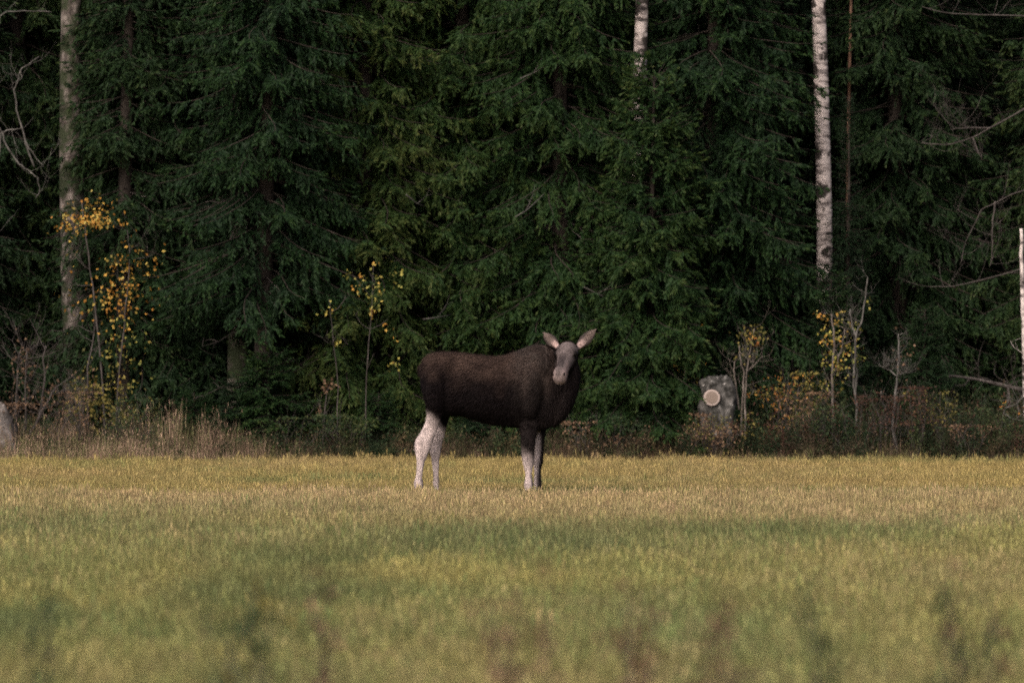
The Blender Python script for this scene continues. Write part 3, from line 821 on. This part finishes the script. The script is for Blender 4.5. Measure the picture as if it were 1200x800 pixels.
twig_plant('lichen_twig', 'blue grey lichened twigs low beside the fallen log', 'plant', 115.8,
           [(1.5, [(1172, 530), (1173, 505), (1176, 485), (1182, 470)]), (1.0, [(1178, 485), (1190, 492), (1196, 486)]), (1.0, [(1178, 478), (1190, 474), (1198, 466)])], M['dead_wood'], [(M['leaf_orange'], 'leaves', [(1197, 480, 6, 4, 4), (1176, 470, 5, 5, 5)])], 49, twigs=6, twl=.25)
twig_plant('leafless_bush', 'leafless brown bush with leaning stems next to the pale boulder', 'bush', 116.0,
           [(1.8, [(28, 522), (44, 492), (56, 470), (66, 453)]), (1.5, [(44, 500), (49, 470), (53, 440), (50, 420), (54, 405)]), (1.1, [(20, 520), (18, 470), (22, 420), (26, 400)]), (1.1, [(30, 520), (30, 450), (32, 410)]), (.9, [(60, 525), (80, 490), (96, 470)])], M['dead_dark'],
           [(M['leaf_brown'], 'leaves', [(28, 425, 14, 30, 70), (60, 470, 60, 40, 110)])], 51, twigs=9, twl=.5, depth=2)
twig_plant('yellow_twig', 'spray of tiny yellow leaves on thin twigs beside white birch top', 'sapling', 120.2,
           [(1.0, [(868, 520), (868, 380), (872, 250), (880, 140), (884, 60)]), (.8, [(872, 250), (850, 140), (838, 80), (842, 20)])], M['dead_dark'],
           [(M['leaf_orange'], 'leaves', [(840, 57, 3, 3, 4), (879, 83, 4, 3, 3), (896, 85, 6, 6, 6), (870, 88, 3, 4, 3)]), (M['leaf_lime'], 'pale_leaves', [(848, 20, 10, 6, 8), (886, 60, 5, 4, 3), (904, 102, 8, 6, 5), (855, 130, 6, 6, 4), (885, 132, 6, 6, 5), (912, 67, 4, 4, 3)])], 53, twigs=6, twl=.7)

twig_plant('birch_snag', 'slim broken off birch stem near the fallen log', 'snag', 117.6,
           [(4.2, [(1203, 530), (1201, 440), (1199, 380), (1196.5, 320), (1197, 268)])], M['bark_birch'], [], 55, twigs=3, twl=.3)
# bare dead trees
twig_plant('dead_tree', 'bare twisted dead tree with pale lichened branches', 'tree', 117.6,
           [(3.2, [(-16, 520), (-14, 400), (-10, 300), (-4, 220), (2, 155)]), (2.0, [(2, 155), (8, 172), (22, 192), (34, 200), (44, 208)]), (1.8, [(2, 155), (14, 152), (28, 150)]), (2.0, [(40, 196), (30, 165), (20, 130), (17, 105), (22, 95), (24, 82), (46, 67)]), (1.4, [(24, 82), (26, 92), (16, 98)]), (1.2, [(44, 208), (46, 225), (42, 232)]), (1.2, [(30, 165), (40, 182), (52, 196)]), (2.0, [(-14, 400), (-8, 250), (-6, 100), (0, 14), (34, 13), (60, 14)]), (1.0, [(2, 155), (-6, 140), (-12, 100)])],
           M['dead_wood'], [], 61, twigs=3, twl=.5, depth=1, tr=.004, rs=.62)
twig_plant('dead_tree', 'bare grey dead limbs hanging beside the glimpse of white birch', 'tree', 119.0,
           [(2.0, [(812, 520), (815, 380), (820, 240), (826, 120), (818, 20), (808, -30)]), (1.5, [(804, -20), (798, 0), (796, 22), (803, 40), (800, 60), (794, 70)]), (1.2, [(800, 60), (806, 76), (813, 84)]), (1.2, [(803, 40), (816, 56), (824, 78), (834, 82)]), (1.2, [(808, -10), (822, 8), (830, 22), (834, 26)])],
           M['dead_wood'], [], 63, twigs=3, twl=.35, tr=.004, rs=.7)
twig_plant('dead_spruce', 'dead spruce with long bare grey branches reaching over dark gap', 'tree', 118.6,
           [(5, [(1232, 530), (1232, 300), (1230, 120), (1228, -60)]), (2.0, [(1231, 112), (1200, 128), (1160, 150), (1140, 162), (1110, 170), (1080, 168)]), (1.6, [(1160, 150), (1130, 150), (1115, 152)]), (1.4, [(1140, 162), (1148, 180), (1150, 186)]), (1.4, [(1231, 214), (1190, 226), (1150, 245), (1130, 290), (1126, 310)]), (1.8, [(1166, 236), (1163, 262), (1163, 300), (1160, 312)]), (1.4, [(1231, 300), (1190, 318), (1120, 335), (1090, 336)]), (1.4, [(1229, 20), (1170, 18), (1110, 16), (1080, 8)])],
           M['dead_dark'], [], 65, twigs=7, twl=.7, depth=2, tr=.004, rs=.6)
for (pts, lab, D) in (([(604, 254), (616, 247), (626, 238), (638, 226)], 'pale dead stick caught in the spruce above the moose', 116.9), ([(496, 374), (512, 372), (530, 368)], 'pale dead branch lying on boughs over the moose back', 116.9), ([(476, 228), (488, 238), (500, 242)], 'small dead twig in the spruce above the yellow leaf sprays', 117.0), ([(684, 336), (700, 344), (716, 352), (726, 350)], 'thin dead twig hanging right of the moose ears', 116.6), ([(610, 92), (625, 85), (650, 70)], 'grey dead twig high in the yellowish green spruce', 117.2)):
    b0 = at(*pts[0], D); mb = MB()
    Pn = np.array([at(x, y, D) for x, y in pts]) - b0; Pn[:, 1] += np.linspace(0, .5, len(Pn))
    mb.tube(Pn, np.linspace(.013, .006, len(Pn)), 5)
    grow(mb, [], Pn[1], Pn[-1] - Pn[0] + [0, 0, .2], .3, .006, 1, np.random.default_rng(4))
    o = mb.build('dead_branch', M['dead_wood'], None, True); o.location = b0
    tag(o, lab, 'branch', 'dead branches caught in the spruces')

# ------------------------------------------------------------------ shrubs
def shrub(name, label, D, px, top, w_px, mat, n, seed, leaf=.04, bark='dead_dark', stems=9, group=None):
    r = np.random.default_rng(seed)
    b0 = at(px, 500, D); base = np.array([b0[0], D, float(zg(b0[0], D))])
    h = at(px, top, D)[2] - base[2]; w = w_px / FPX * D / 2
    e = empty(name, base)
    mb = MB(); tips = []
    for _ in range(stems):
        az = r.uniform(0, 6.28); k = r.uniform(.2, 1) * w
        grow(mb, tips, np.array([math.cos(az), math.sin(az), 0]) * k * .25, [math.cos(az) * k, math.sin(az) * k, h * .85], math.hypot(h * .75, k) * r.uniform(.7, 1.05), .007, 2, r, .35, .02)
    mb.build('stems', M[bark], e)
    q = r.integers(0, len(tips), n)
    Bp = np.array([tips[k][0] for k in q]) + r.normal(0, .05, (n, 3)); Bp[:, 2] = np.clip(Bp[:, 2], .03, h * 1.03)
    lb = MB(); lb.blades(Bp, r.normal(0, 1, (n, 3)) + [0, 0, -.3], leaf * r.uniform(.6, 1.4, n), leaf * .7, r.random(n))
    lf = lb.build('leaves', mat, e); lf['kind'] = 'stuff'
    tag(e, label, 'shrub', group)


shrub('shrub', 'orange leaved shrub between grey stump and yellow sapling', 116.6, 917, 444, 20, M['leaf_orange'], 150, 71, .055)
shrub('shrub', 'yellow green shrub crowding behind the orange leaved one', 116.8, 936, 440, 44, M['leaf_olive'], 600, 72, .055)
shrub('shrub', 'pale brown withered shrub low under the yellow green one', 116.2, 948, 462, 60, M['leaf_brown'], 520, 73)
shrub('shrub', 'dark red shrub at the foot of the rowan sapling', 115.9, 1006, 466, 60, M['leaf_red'], 620, 74)
shrub('shrub', 'dark red shrub around the short crooked stick', 115.8, 1036, 470, 46, M['leaf_red'], 460, 75)
shrub('shrub', 'bright rusty red shrub just right of the pale sapling', 116.0, 1074, 456, 44, M['leaf_red'], 560, 76, .05)
shrub('shrub', 'golden olive shrub between the rusty red shrub and fallen log', 116.2, 1106, 462, 40, M['leaf_olive'], 300, 77, .05)
shrub('shrub', 'brown shrub with dry leaves in front of the fallen log', 115.7, 1140, 500, 60, M['leaf_brown'], 420, 78)
shrub('shrub', 'dark green shrub between sapling and log', 116.3, 1130, 480, 70, M['shrub_green'], 900, 79)
shrub('shrub', 'dark green shrub around the lichened twigs', 115.9, 1190, 490, 60, M['shrub_green'], 800, 80)
shrub('shrub', 'green shrub at the foot of the yellow leaved sapling', 116.0, 965, 478, 60, M['shrub_green'], 800, 81)
shrub('shrub', 'brown shrub with pinkish dry leaves left of the forked sapling', 115.6, 800, 500, 60, M['leaf_brown'], 460, 82)
shrub('shrub', 'olive shrub low before the grey stump', 115.5, 842, 489, 56, M['leaf_olive'], 420, 83)
shrub('shrub', 'small dull brown shrub hiding the foot of the grey stump', 115.35, 834, 487, 50, M['leaf_brown'], 520, 92)
shrub('shrub', 'brown dry shrub below the moose chest near field edge', 115.6, 690, 496, 60, M['leaf_brown'], 420, 84)
shrub('shrub', 'small shrub with two orange leaves right of moose chest', 115.7, 722, 490, 50, M['shrub_green'], 700, 85)
shrub('shrub', 'brown dry bush piled against the pale boulder', 115.8, 12, 475, 60, M['leaf_brown'], 520, 86)
shrub('shrub', 'green shrub below the orange leaved birch sapling', 116.2, 155, 470, 70, M['shrub_green'], 900, 87)
shrub('shrub', 'brown leafed shrub in front of the thick grey trunk', 115.9, 86, 462, 70, M['leaf_brown'], 500, 88)
shrub('shrub', 'dark green shrub under the low bushy spruces by moose', 115.9, 415, 488, 90, M['shrub_green'], 1000, 89)
shrub('shrub', 'dark green shrub between two low bushy spruces', 116.0, 335, 490, 80, M['shrub_green'], 900, 90)

# ------------------------------------------------------------------ stump, boulder, fallen log
def rough_solid(name, prof, depth, mat, parent, seed, jag=.02, n=28, m_=12, smooth=True):
    """closed lump: rings up its height, uneven"""
    r = np.random.default_rng(seed)
    mb = MB(); C, A_, B_, RA, RB = [], [], [], [], []
    V = []
    for (z, x0, x1, d) in dense(prof, m_):
        th = np.arange(n) * 2 * math.pi / n
        c_, s_ = np.cos(th), np.sin(th)
        c_ = np.sign(c_) * np.abs(c_) ** .7; s_ = np.sign(s_) * np.abs(s_) ** .7
        k = 1 + .6 * jag / .1 * (vnoise(th * 2.2 + seed, np.full(n, z * 5)) - .5) * .5
        V.append(np.stack([(x0 + x1) / 2 + (x1 - x0) / 2 * c_ * k, d * s_ * k, np.full(n, z) + jag * (vnoise(th * 3 + seed * 2, np.full(n, z * 3)) - .5)], -1))
    V = np.array(V); q = V.shape[0]
    i = np.arange(q - 1)[:, None] * n; j = np.arange(n)[None]
    Q = np.stack([i + j, i + (j + 1) % n, i + n + (j + 1) % n, i + n + j], -1).reshape(-1, 4)
    W_ = np.concatenate([V.reshape(-1, 3), V[-1].mean(0)[None]])
    T = [[q * n, (q - 1) * n + k, (q - 1) * n + (k + 1) % n] for k in range(n)]
    mb.add(W_, Q, T)
    return mb.build(name, mat, parent, smooth)


M['stump'] = mat_bark('weathered_lichen_wood', [(.38, (.010, .010, .009)), (.5, (.042, .041, .039)), (.62, (.09, .087, .084)), (.72, (.30, .29, .28))], (11, 11, 8), 7, .7, (9, .66, .70, (.30, .29, .28)))
D = 115.95
s_ = D / FPX
sx = (840 - 600) / FPX * D
e = empty('tree_stump', (sx, D, float(zg(sx, D))))
zt_ = at(840, 445, D)[2] - float(zg(sx, D))
rough_solid('bark', [(0, -.34, .36, .30), (.15, -.30, .33, .27), (.4, -.29, .31, .25), (zt_ * .65, -.27, .30, .25), (zt_ * .86, -.33, .30, .25), (zt_ * .98, -.31, .27, .22), (zt_ * 1.02, -.2, .2, .14)], .25, M['stump'], e, 5, .16)
m, nt, b = mat_new('sawn_wood')
N, L = nt.nodes, nt.links
tc = N.new('ShaderNodeTexCoord'); wv = N.new('ShaderNodeTexWave'); wv.wave_type = 'RINGS'; wv.rings_direction = 'Y'; wv.inputs['Scale'].default_value = 16; wv.inputs['Distortion'].default_value = .8
L.new(tc.outputs['Object'], wv.inputs['Vector'])
rr_ = ramp(nt, [(.2, (.11, .085, .07)), (.8, (.21, .17, .148))], wv.outputs['Fac']); L.new(rr_.outputs[0], b.inputs['Base Color'])
M['sawn'] = m
m, nt, b = mat_new('sawn_sapwood'); b.inputs['Base Color'].default_value = (.29, .24, .22, 1); M['sapwood'] = m
cx, cz = (833.5 - 840) * s_, at(833, 465.5, D)[2] - float(zg(sx, D))
sn = MB(); th = np.linspace(0, 2 * math.pi, 22, endpoint=False)
rx = .135 * (1 + .05 * np.sin(2 * th + 1)); tilt = -.5
ex = np.cos(th) * rx; ez = np.sin(th) * rx * 1.10
ex, ez = ex * math.cos(tilt) - ez * math.sin(tilt) * .9, ex * math.sin(tilt) + ez * math.cos(tilt)
sn.add(np.concatenate([np.stack([ex * 1.1, np.full(22, .12), ez * 1.1], -1), np.stack([ex * 1.03, np.full(22, -.03), ez * 1.03], -1)]), [[k, (k + 1) % 22, 22 + (k + 1) % 22, 22 + k] for k in range(22)])
o = sn.build('limb_stub', M['stump'], e, True); o.location = (cx, -.26, cz)
sn = MB()
sn.add(np.concatenate([np.stack([ex, np.full(22, 0), ez], -1), np.stack([ex * .74, np.full(22, -.004), ez * .74], -1)]), [[k, (k + 1) % 22, 22 + (k + 1) % 22, 22 + k] for k in range(22)])
o2 = sn.build('sapwood_ring', M['sapwood'], o); o2.location = (0, -.033, 0)
sn = MB(); sn.add(np.concatenate([np.stack([ex * .745, np.full(22, 0), ez * .745], -1), [[0, -.003, 0]]]), None, [[k, 22, (k + 1) % 22] for k in range(22)])
o3 = sn.build('heartwood', M['sawn'], o); o3.location = (0, -.0375, 0)
tag(e, 'grey lichen spotted tree stump with a pale round sawn face', 'stump')

D = 115.7
M['rock'] = mat_bark('pale_granite', [(.35, (.05, .045, .04)), (.5, (.11, .10, .095)), (.7, (.20, .18, .175))], (9, 9, 9), 9, 1.0)
bx_ = (-3 - 600) / FPX * D
e_b = rough_solid('boulder', [(-.1, -.42, .40, .4), (.2, -.44, .40, .4), (.55, -.40, .34, .36), (.82, -.30, .26, .28), (.95, -.15, .14, .16), (.97, -.05, .05, .05)], .4, M['rock'], None, 9, .15)
e_b.location = (bx_, D, float(zg(bx_, D)))
tag(e_b, 'pale grey boulder among dry grass at the forest edge', 'boulder')
D = 118.8
fl_ = MB()
p0, p1 = at(1112, 440, D), at(1240, 462, D)
pts = np.linspace(0, 1, 12)[:, None] * (p1 - p0) + np.array([[0, .25 * q, .02 * math.sin(q * 7)] for q in np.linspace(0, 1, 12)])
fl_.tube(pts, np.linspace(.018, .05, 12), 9)
for q in range(14):
    rq = np.random.default_rng(900 + q)
    grow(fl_, [], pts[int(rq.integers(0, 12))], rq.normal(0, 1, 3) + [0, -.3, .2], .45 * rq.uniform(.5, 1.3), .008, 2, rq, .6, .0)
grow(fl_, [], pts[3], [-.2, -.3, 1], .5, .01, 1, np.random.default_rng(3)); grow(fl_, [], pts[6], [.1, -.5, -.8], .5, .02, 1, np.random.default_rng(5)); grow(fl_, [], pts[9], [.1, -.5, -.9], .7, .03, 1, np.random.default_rng(6))
o = fl_.build('fallen_log', M['dead_dark'], None, True); o.location = p0
tag(o, 'dim fallen dead stem with twigs lying above dark undergrowth', 'log')

# ------------------------------------------------------------------ grasses and undergrowth (uncountable)
def tuft(seed, n, h, rad, w, lean, head=0.0):
    r = np.random.default_rng(seed); mb = MB()
    az = r.uniform(0, 6.28, n); rr = rad * np.sqrt(r.random(n))
    Bp = np.stack([np.cos(az) * rr, np.sin(az) * rr, np.full(n, -.02)], 1)
    hh = h * r.uniform(.45, 1.15, n); a2 = r.uniform(0, 6.28, n); ln = lean * r.uniform(.1, 1, n)
    d = np.stack([np.cos(a2) * ln, np.sin(a2) * ln, np.ones(n)], 1)
    wv_ = nrm(np.stack([-np.sin(a2 + r.normal(0, .8, n)), np.cos(a2), np.zeros(n)], 1)) * (w * r.uniform(.6, 1.3, n))[:, None]
    m1 = Bp + d * (hh * .55)[:, None]; tp = Bp + d * hh[:, None] * [1.5, 1.5, .94]
    V = np.stack([Bp - wv_ / 2, Bp + wv_ / 2, m1 + wv_ * .4, m1 - wv_ * .4, tp], 1).reshape(-1, 3)
    k = np.arange(n)[:, None] * 5
    v = r.random(n)
    mb.add(V, k + [[0, 1, 2, 3]], None, v)
    mb.n -= len(V); mb.V.pop()
    mb.add(V, None, k + [[3, 2, 4]], v)
    if head:
        nk = int(n * head); q = r.choice(n, nk, replace=False)
        mb.blades(tp[q] - [0, 0, .03], np.stack([d[q, 0] * 1.5, d[q, 1] * 1.5, np.ones(nk)], 1), .07 * r.uniform(.6, 1.4, nk), .012, r.uniform(.4, 1, nk))
    return mb


def herb(seed, n, h, rad, leaf):
    r = np.random.default_rng(seed); mb = MB(); tips = []
    for _ in range(9):
        az = r.uniform(0, 6.28)
        grow(mb, tips, [math.cos(az) * rad * r.random(), math.sin(az) * rad * r.random(), -.02], [r.normal(0, .25), r.normal(0, .25), 1], h * r.uniform(.6, 1.0), .004, 1, r, .5, .05)
    q = r.integers(0, len(tips), n)
    Bp = np.array([tips[k][0] for k in q]) * [1.05, 1.05, .9] + r.normal(0, .04, (n, 3)); Bp[:, 2] = np.abs(Bp[:, 2])
    mb.blades(Bp, r.normal(0, 1, (n, 3)) + [0, 0, .2], leaf * r.uniform(.6, 1.4, n), leaf * .6, r.random(n))
    return mb


def scatter(name, protos, mat, pts, scl, tcol, idx, label, cat):
    c = bpy.data.collections.new(name + '_sources')
    for k, mb in enumerate(protos):
        me = mb.mesh(name + '_tuft'); me.materials.append(mat)
        o = bpy.data.objects.new('%s_tuft_%02d' % (name, k), me); c.objects.link(o)
    me = bpy.data.meshes.new(name)
    me.vertices.add(len(pts)); me.vertices.foreach_set('co', pts.astype(np.float32).ravel())
    for an, ty, dt, key in (('tcol', 'FLOAT_VECTOR', tcol, 'vector'), ('scl', 'FLOAT_VECTOR', scl, 'vector'), ('rot', 'FLOAT_VECTOR', np.stack([rng.normal(0, .08, len(pts)), rng.normal(0, .08, len(pts)), rng.uniform(0, 6.28, len(pts))], 1), 'vector')):
        a_ = me.attributes.new(an, ty, 'POINT'); a_.data.foreach_set(key, np.asarray(dt).astype(np.float32).ravel())
    a_ = me.attributes.new('idx', 'INT', 'POINT'); a_.data.foreach_set('value', np.asarray(idx).astype(np.int32))
    me.update()
    me.materials.append(mat)
    ob = link(name, me)
    ng = bpy.data.node_groups.new(name, 'GeometryNodeTree')
    ng.interface.new_socket('Geometry', in_out='INPUT', socket_type='NodeSocketGeometry')
    ng.interface.new_socket('Geometry', in_out='OUTPUT', socket_type='NodeSocketGeometry')
    N, L = ng.nodes, ng.links
    gi = N.new('NodeGroupInput'); go = N.new('NodeGroupOutput')
    ci = N.new('GeometryNodeCollectionInfo'); ci.inputs['Collection'].default_value = c
    ci.inputs['Separate Children'].default_value = True; ci.inputs['Reset Children'].default_value = True
    ip = N.new('GeometryNodeInstanceOnPoints'); ip.inputs['Pick Instance'].default_value = True

    def na(n_, ty):
        x = N.new('GeometryNodeInputNamedAttribute'); x.data_type = ty; x.inputs['Name'].default_value = n_
        return x.outputs['Attribute']
    er = N.new('FunctionNodeEulerToRotation')
    L.new(na('rot', 'FLOAT_VECTOR'), er.inputs[0])
    L.new(gi.outputs[0], ip.inputs['Points']); L.new(ci.outputs[0], ip.inputs['Instance'])
    L.new(na('idx', 'INT'), ip.inputs['Instance Index']); L.new(er.outputs[0], ip.inputs['Rotation']); L.new(na('scl', 'FLOAT_VECTOR'), ip.inputs['Scale'])
    L.new(ip.outputs[0], go.inputs[0])
    mdf = ob.modifiers.new('scatter', 'NODES'); mdf.node_group = ng
    tag(ob, label, cat, kind='stuff')
    return ob


def strew(y0, y1, per_m2, margin=3.0, fx=.076):
    A = 0; out = []
    for ya in np.arange(y0, y1, 2.0):
        yb = min(ya + 2.0, y1)
        hw = fx * yb + margin
        n = int(2 * hw * (yb - ya) * (per_m2((ya + yb) / 2) if callable(per_m2) else per_m2))
        out.append(np.stack([rng.uniform(-hw, hw, n), rng.uniform(ya, yb, n)], 1))
    return np.concatenate(out)


pt = strew(26, 115.6, lambda y: 46 if y < 60 else 36)
x, y = pt[:, 0], pt[:, 1]
n = len(pt)
GREEN = np.array([.100, .134, .048]); YEL = np.array([.228, .204, .072]); TAN = np.array([.30, .21, .125]); DKG = np.array([.060, .085, .036]); GOLD = np.array([.255, .200, .076])
f1 = vnoise(x * .28 + 3, y * .10 + 5); f2 = vnoise(x * .9 + 30, y * .33 + 11); f3 = vnoise(x * .16 + 12, y * .22 + 50)
tanw = np.interp(y, [30, 50, 62, 72, 83, 84], [.10, .16, .22, .42, .62, .10]) + (f1 - .5) * .4
grn = np.interp(y, [30, 45, 58, 66, 76, 83, 84.2, 92, 114], [.66, .62, .56, .62, .42, .26, .46, .32, .20]) + (f2 - .5) * .6 + (f3 - .5) * .75
tanw = np.clip(tanw + rng.normal(0, .16, n), 0, 1)[:, None]; grn = np.clip(grn + rng.normal(0, .2, n), 0, 1)[:, None]
base = np.where((y > 84)[:, None], GOLD, YEL)
tc_ = base * (1 - grn) + GREEN * grn
tc_ = tc_ * (1 - tanw) + TAN * tanw
dk = (sm(.62, .82, vnoise(x * .55 + 80, y * .17 + 3)) * np.interp(y, [30, 60, 75], [.75, .5, 0]))[:, None]
tc_ = tc_ * (1 - dk) + DKG * dk
tc_ *= 1.12 * rng.uniform(.75, 1.25, (n, 1))
hgt = np.interp(y, [26, 60, 80, 82.5, 83.5, 86, 95, 115], [1.0, 1.0, .85, .8, .62, .62, .9, 1.05]) * (.75 + .5 * vnoise(x * .8 + 9, y * .5))
isheads = rng.random(n) < np.interp(y, [26, 60, 80, 83, 84], [.12, .2, .5, .5, .12])
idx = np.where(isheads, rng.integers(5, 8, n), rng.integers(0, 5, n))
protos = [tuft(100 + k, 26, .135, .11, .0048, .45) for k in range(5)] + [tuft(120 + k, 18, .165, .11, .004, .3, .6) for k in range(3)]
sw_ = rng.uniform(.85, 1.25, n)
scatter('meadow_grass', protos, M['grass'], np.stack([x, y, zg(x, y)], 1), np.stack([sw_, sw_, hgt * rng.uniform(.75, 1.25, n)], 1), tc_, idx, 'short yellow green grass with tan seed heads covering the whole field', 'grass')

# tall dry grass along the forest edge
pt = strew(114.7, 117.0, 60, 3)
x, y = pt[:, 0], pt[:, 1]; n = len(pt)
pxx = x / y * FPX + 600
left = 1 - sm(180, 420, pxx)
keep = rng.random(n) < np.clip(.40 + .6 * left + (vnoise(x * .9, y * .5 + 2) - .5) * 1.2, .08, 1)
x, y, pxx, left = x[keep], y[keep], pxx[keep], left[keep]; n = len(x)
c1 = np.array([.32, .225, .165]); c2 = np.array([.105, .072, .05]); c3 = np.array([.10, .10, .045])
tc_ = c2 * (1 - left[:, None]) + c1 * left[:, None]
k = (rng.random(n) < .35)[:, None]; tc_ = np.where(k, c3 * (1 + .6 * left[:, None]), tc_)
tc_ = tc_ * rng.uniform(.6, 1.35, (n, 1))
hs = (.72 + .48 * left) * (.55 + .9 * vnoise(x * 1.4 + 4, y)) * rng.uniform(.7, 1.2, n) * np.interp(y, [114.7, 115.6, 117], [.45, .9, 1.1])
scatter('dry_edge_grass', [tuft(140 + k, 16, .62, .12, .007, .32, .3) for k in range(4)], M['grass'], np.stack([x, y, zg(x, y)], 1), np.stack([np.ones(n), np.ones(n), hs], 1), tc_, rng.integers(0, 4, n), 'tall dry brown grass along the forest edge', 'grass')

# herbs and low ground cover under the first trees
pt = strew(115.3, 122, lambda y: 16 if y < 117.3 else 6, 3)
x, y = pt[:, 0], pt[:, 1]; n = len(pt)
pxx = x / y * FPX + 600
pal = np.array([[.020, .034, .016], [.036, .048, .020], [.052, .040, .026], [.055, .026, .020], [.085, .064, .034]])
right = sm(650, 950, pxx)
u = rng.random(n)
pick = np.where(u < .38, 0, np.where(u < .60, 1, np.where(u < .86, 2, np.where((u < .95) & (right > .6), 3, 4))))
tc_ = pal[pick] * rng.uniform(.6, 1.3, (n, 1))
hs = np.interp(y, [115.3, 115.9, 122], [.55, 1.0, 1.3]) * rng.uniform(.5, 1.25, n) * (.85 + .6 * right)
scatter('undergrowth', [herb(160 + k, 110, .55, .16, .045) for k in range(5)], M['herb'], np.stack([x, y, zg(x, y)], 1), np.stack([np.ones(n), np.ones(n), hs], 1), tc_, rng.integers(0, 5, n), 'dark leafy undergrowth at the foot of the forest', 'undergrowth')

# ------------------------------------------------------------------ out of focus weeds nearer the camera
for q, (px, top, D, lx, h_, mat, lab) in enumerate(((372, 745, 17, -60, 1, 'shrub_green', 'dark leaning weed stalk standing in the near meadow'), (300, 705, 20, 8, 0, 'leaf_olive', 'lone dull weed head in near grass left of leaning stalk'), (382, 705, 20, -4, 0, 'leaf_brown', 'brown weed head in near grass right of leaning stalk'),
                                                    (625, 715, 16, -8, 1, 'leaf_brown', 'tall reddish weed stalk in the near meadow'), (960, 720, 18, 10, 0, 'shrub_green', 'tall dull green weed stalk near reddish docks'), (730, 730, 19, 6, 1, 'leaf_brown', 'pinkish dock plant in the near meadow'),
                                                    (860, 748, 16, -20, 1, 'leaf_brown', 'clump of brown weeds in near grass'), (1110, 740, 17, 14, 1, 'shrub_green', 'dark green weed clump in the near meadow'), (30, 725, 18, 8, 0, 'shrub_green', 'dark green weed alone in near grass'), (1185, 700, 18, -6, 0, 'leaf_brown', 'brown stalk standing apart in near grass'))):
    r = np.random.default_rng(300 + q); D += 5
    base = at(px, 423, D); base[2] = float(zg(base[0], D)); e = empty('weed', base)
    zt = at(px, top, D)[2] - base[2]
    mb = MB(); tips = []
    for k in range(4 if h_ else 2):
        a0 = r.normal(0, .03, 3) * [1, 1, 0]
        P_ = np.linspace(0, 1, 7)[:, None] * (np.array([lx / FPX * D * 1.6, .02, zt * r.uniform(.85, 1.0)]) + r.normal(0, .05, 3) * [1, 1, 0]) + a0
        mb.tube(P_, np.linspace(.004, .002, 7), 4, cap=False)
        for z_ in range(3, 7):
            grow(mb, tips, P_[z_], r.normal(0, .5, 3) + [0, 0, .8], .10, .002, 1, r, .5, .1)
    mb.build('stem', M['dead_dark'], e)
    nl = 120 if h_ else 70
    qq = r.integers(0, len(tips), nl)
    lb = MB(); lb.blades(np.array([tips[k][0] for k in qq]) + r.normal(0, .012, (nl, 3)), r.normal(0, 1, (nl, 3)), 0.05 * r.uniform(.6, 1.4, nl), .022, r.random(nl))
    o = lb.build('leaves', M[mat], e); o['kind'] = 'stuff'
    tag(e, lab, 'weed', 'weeds standing in the near meadow')
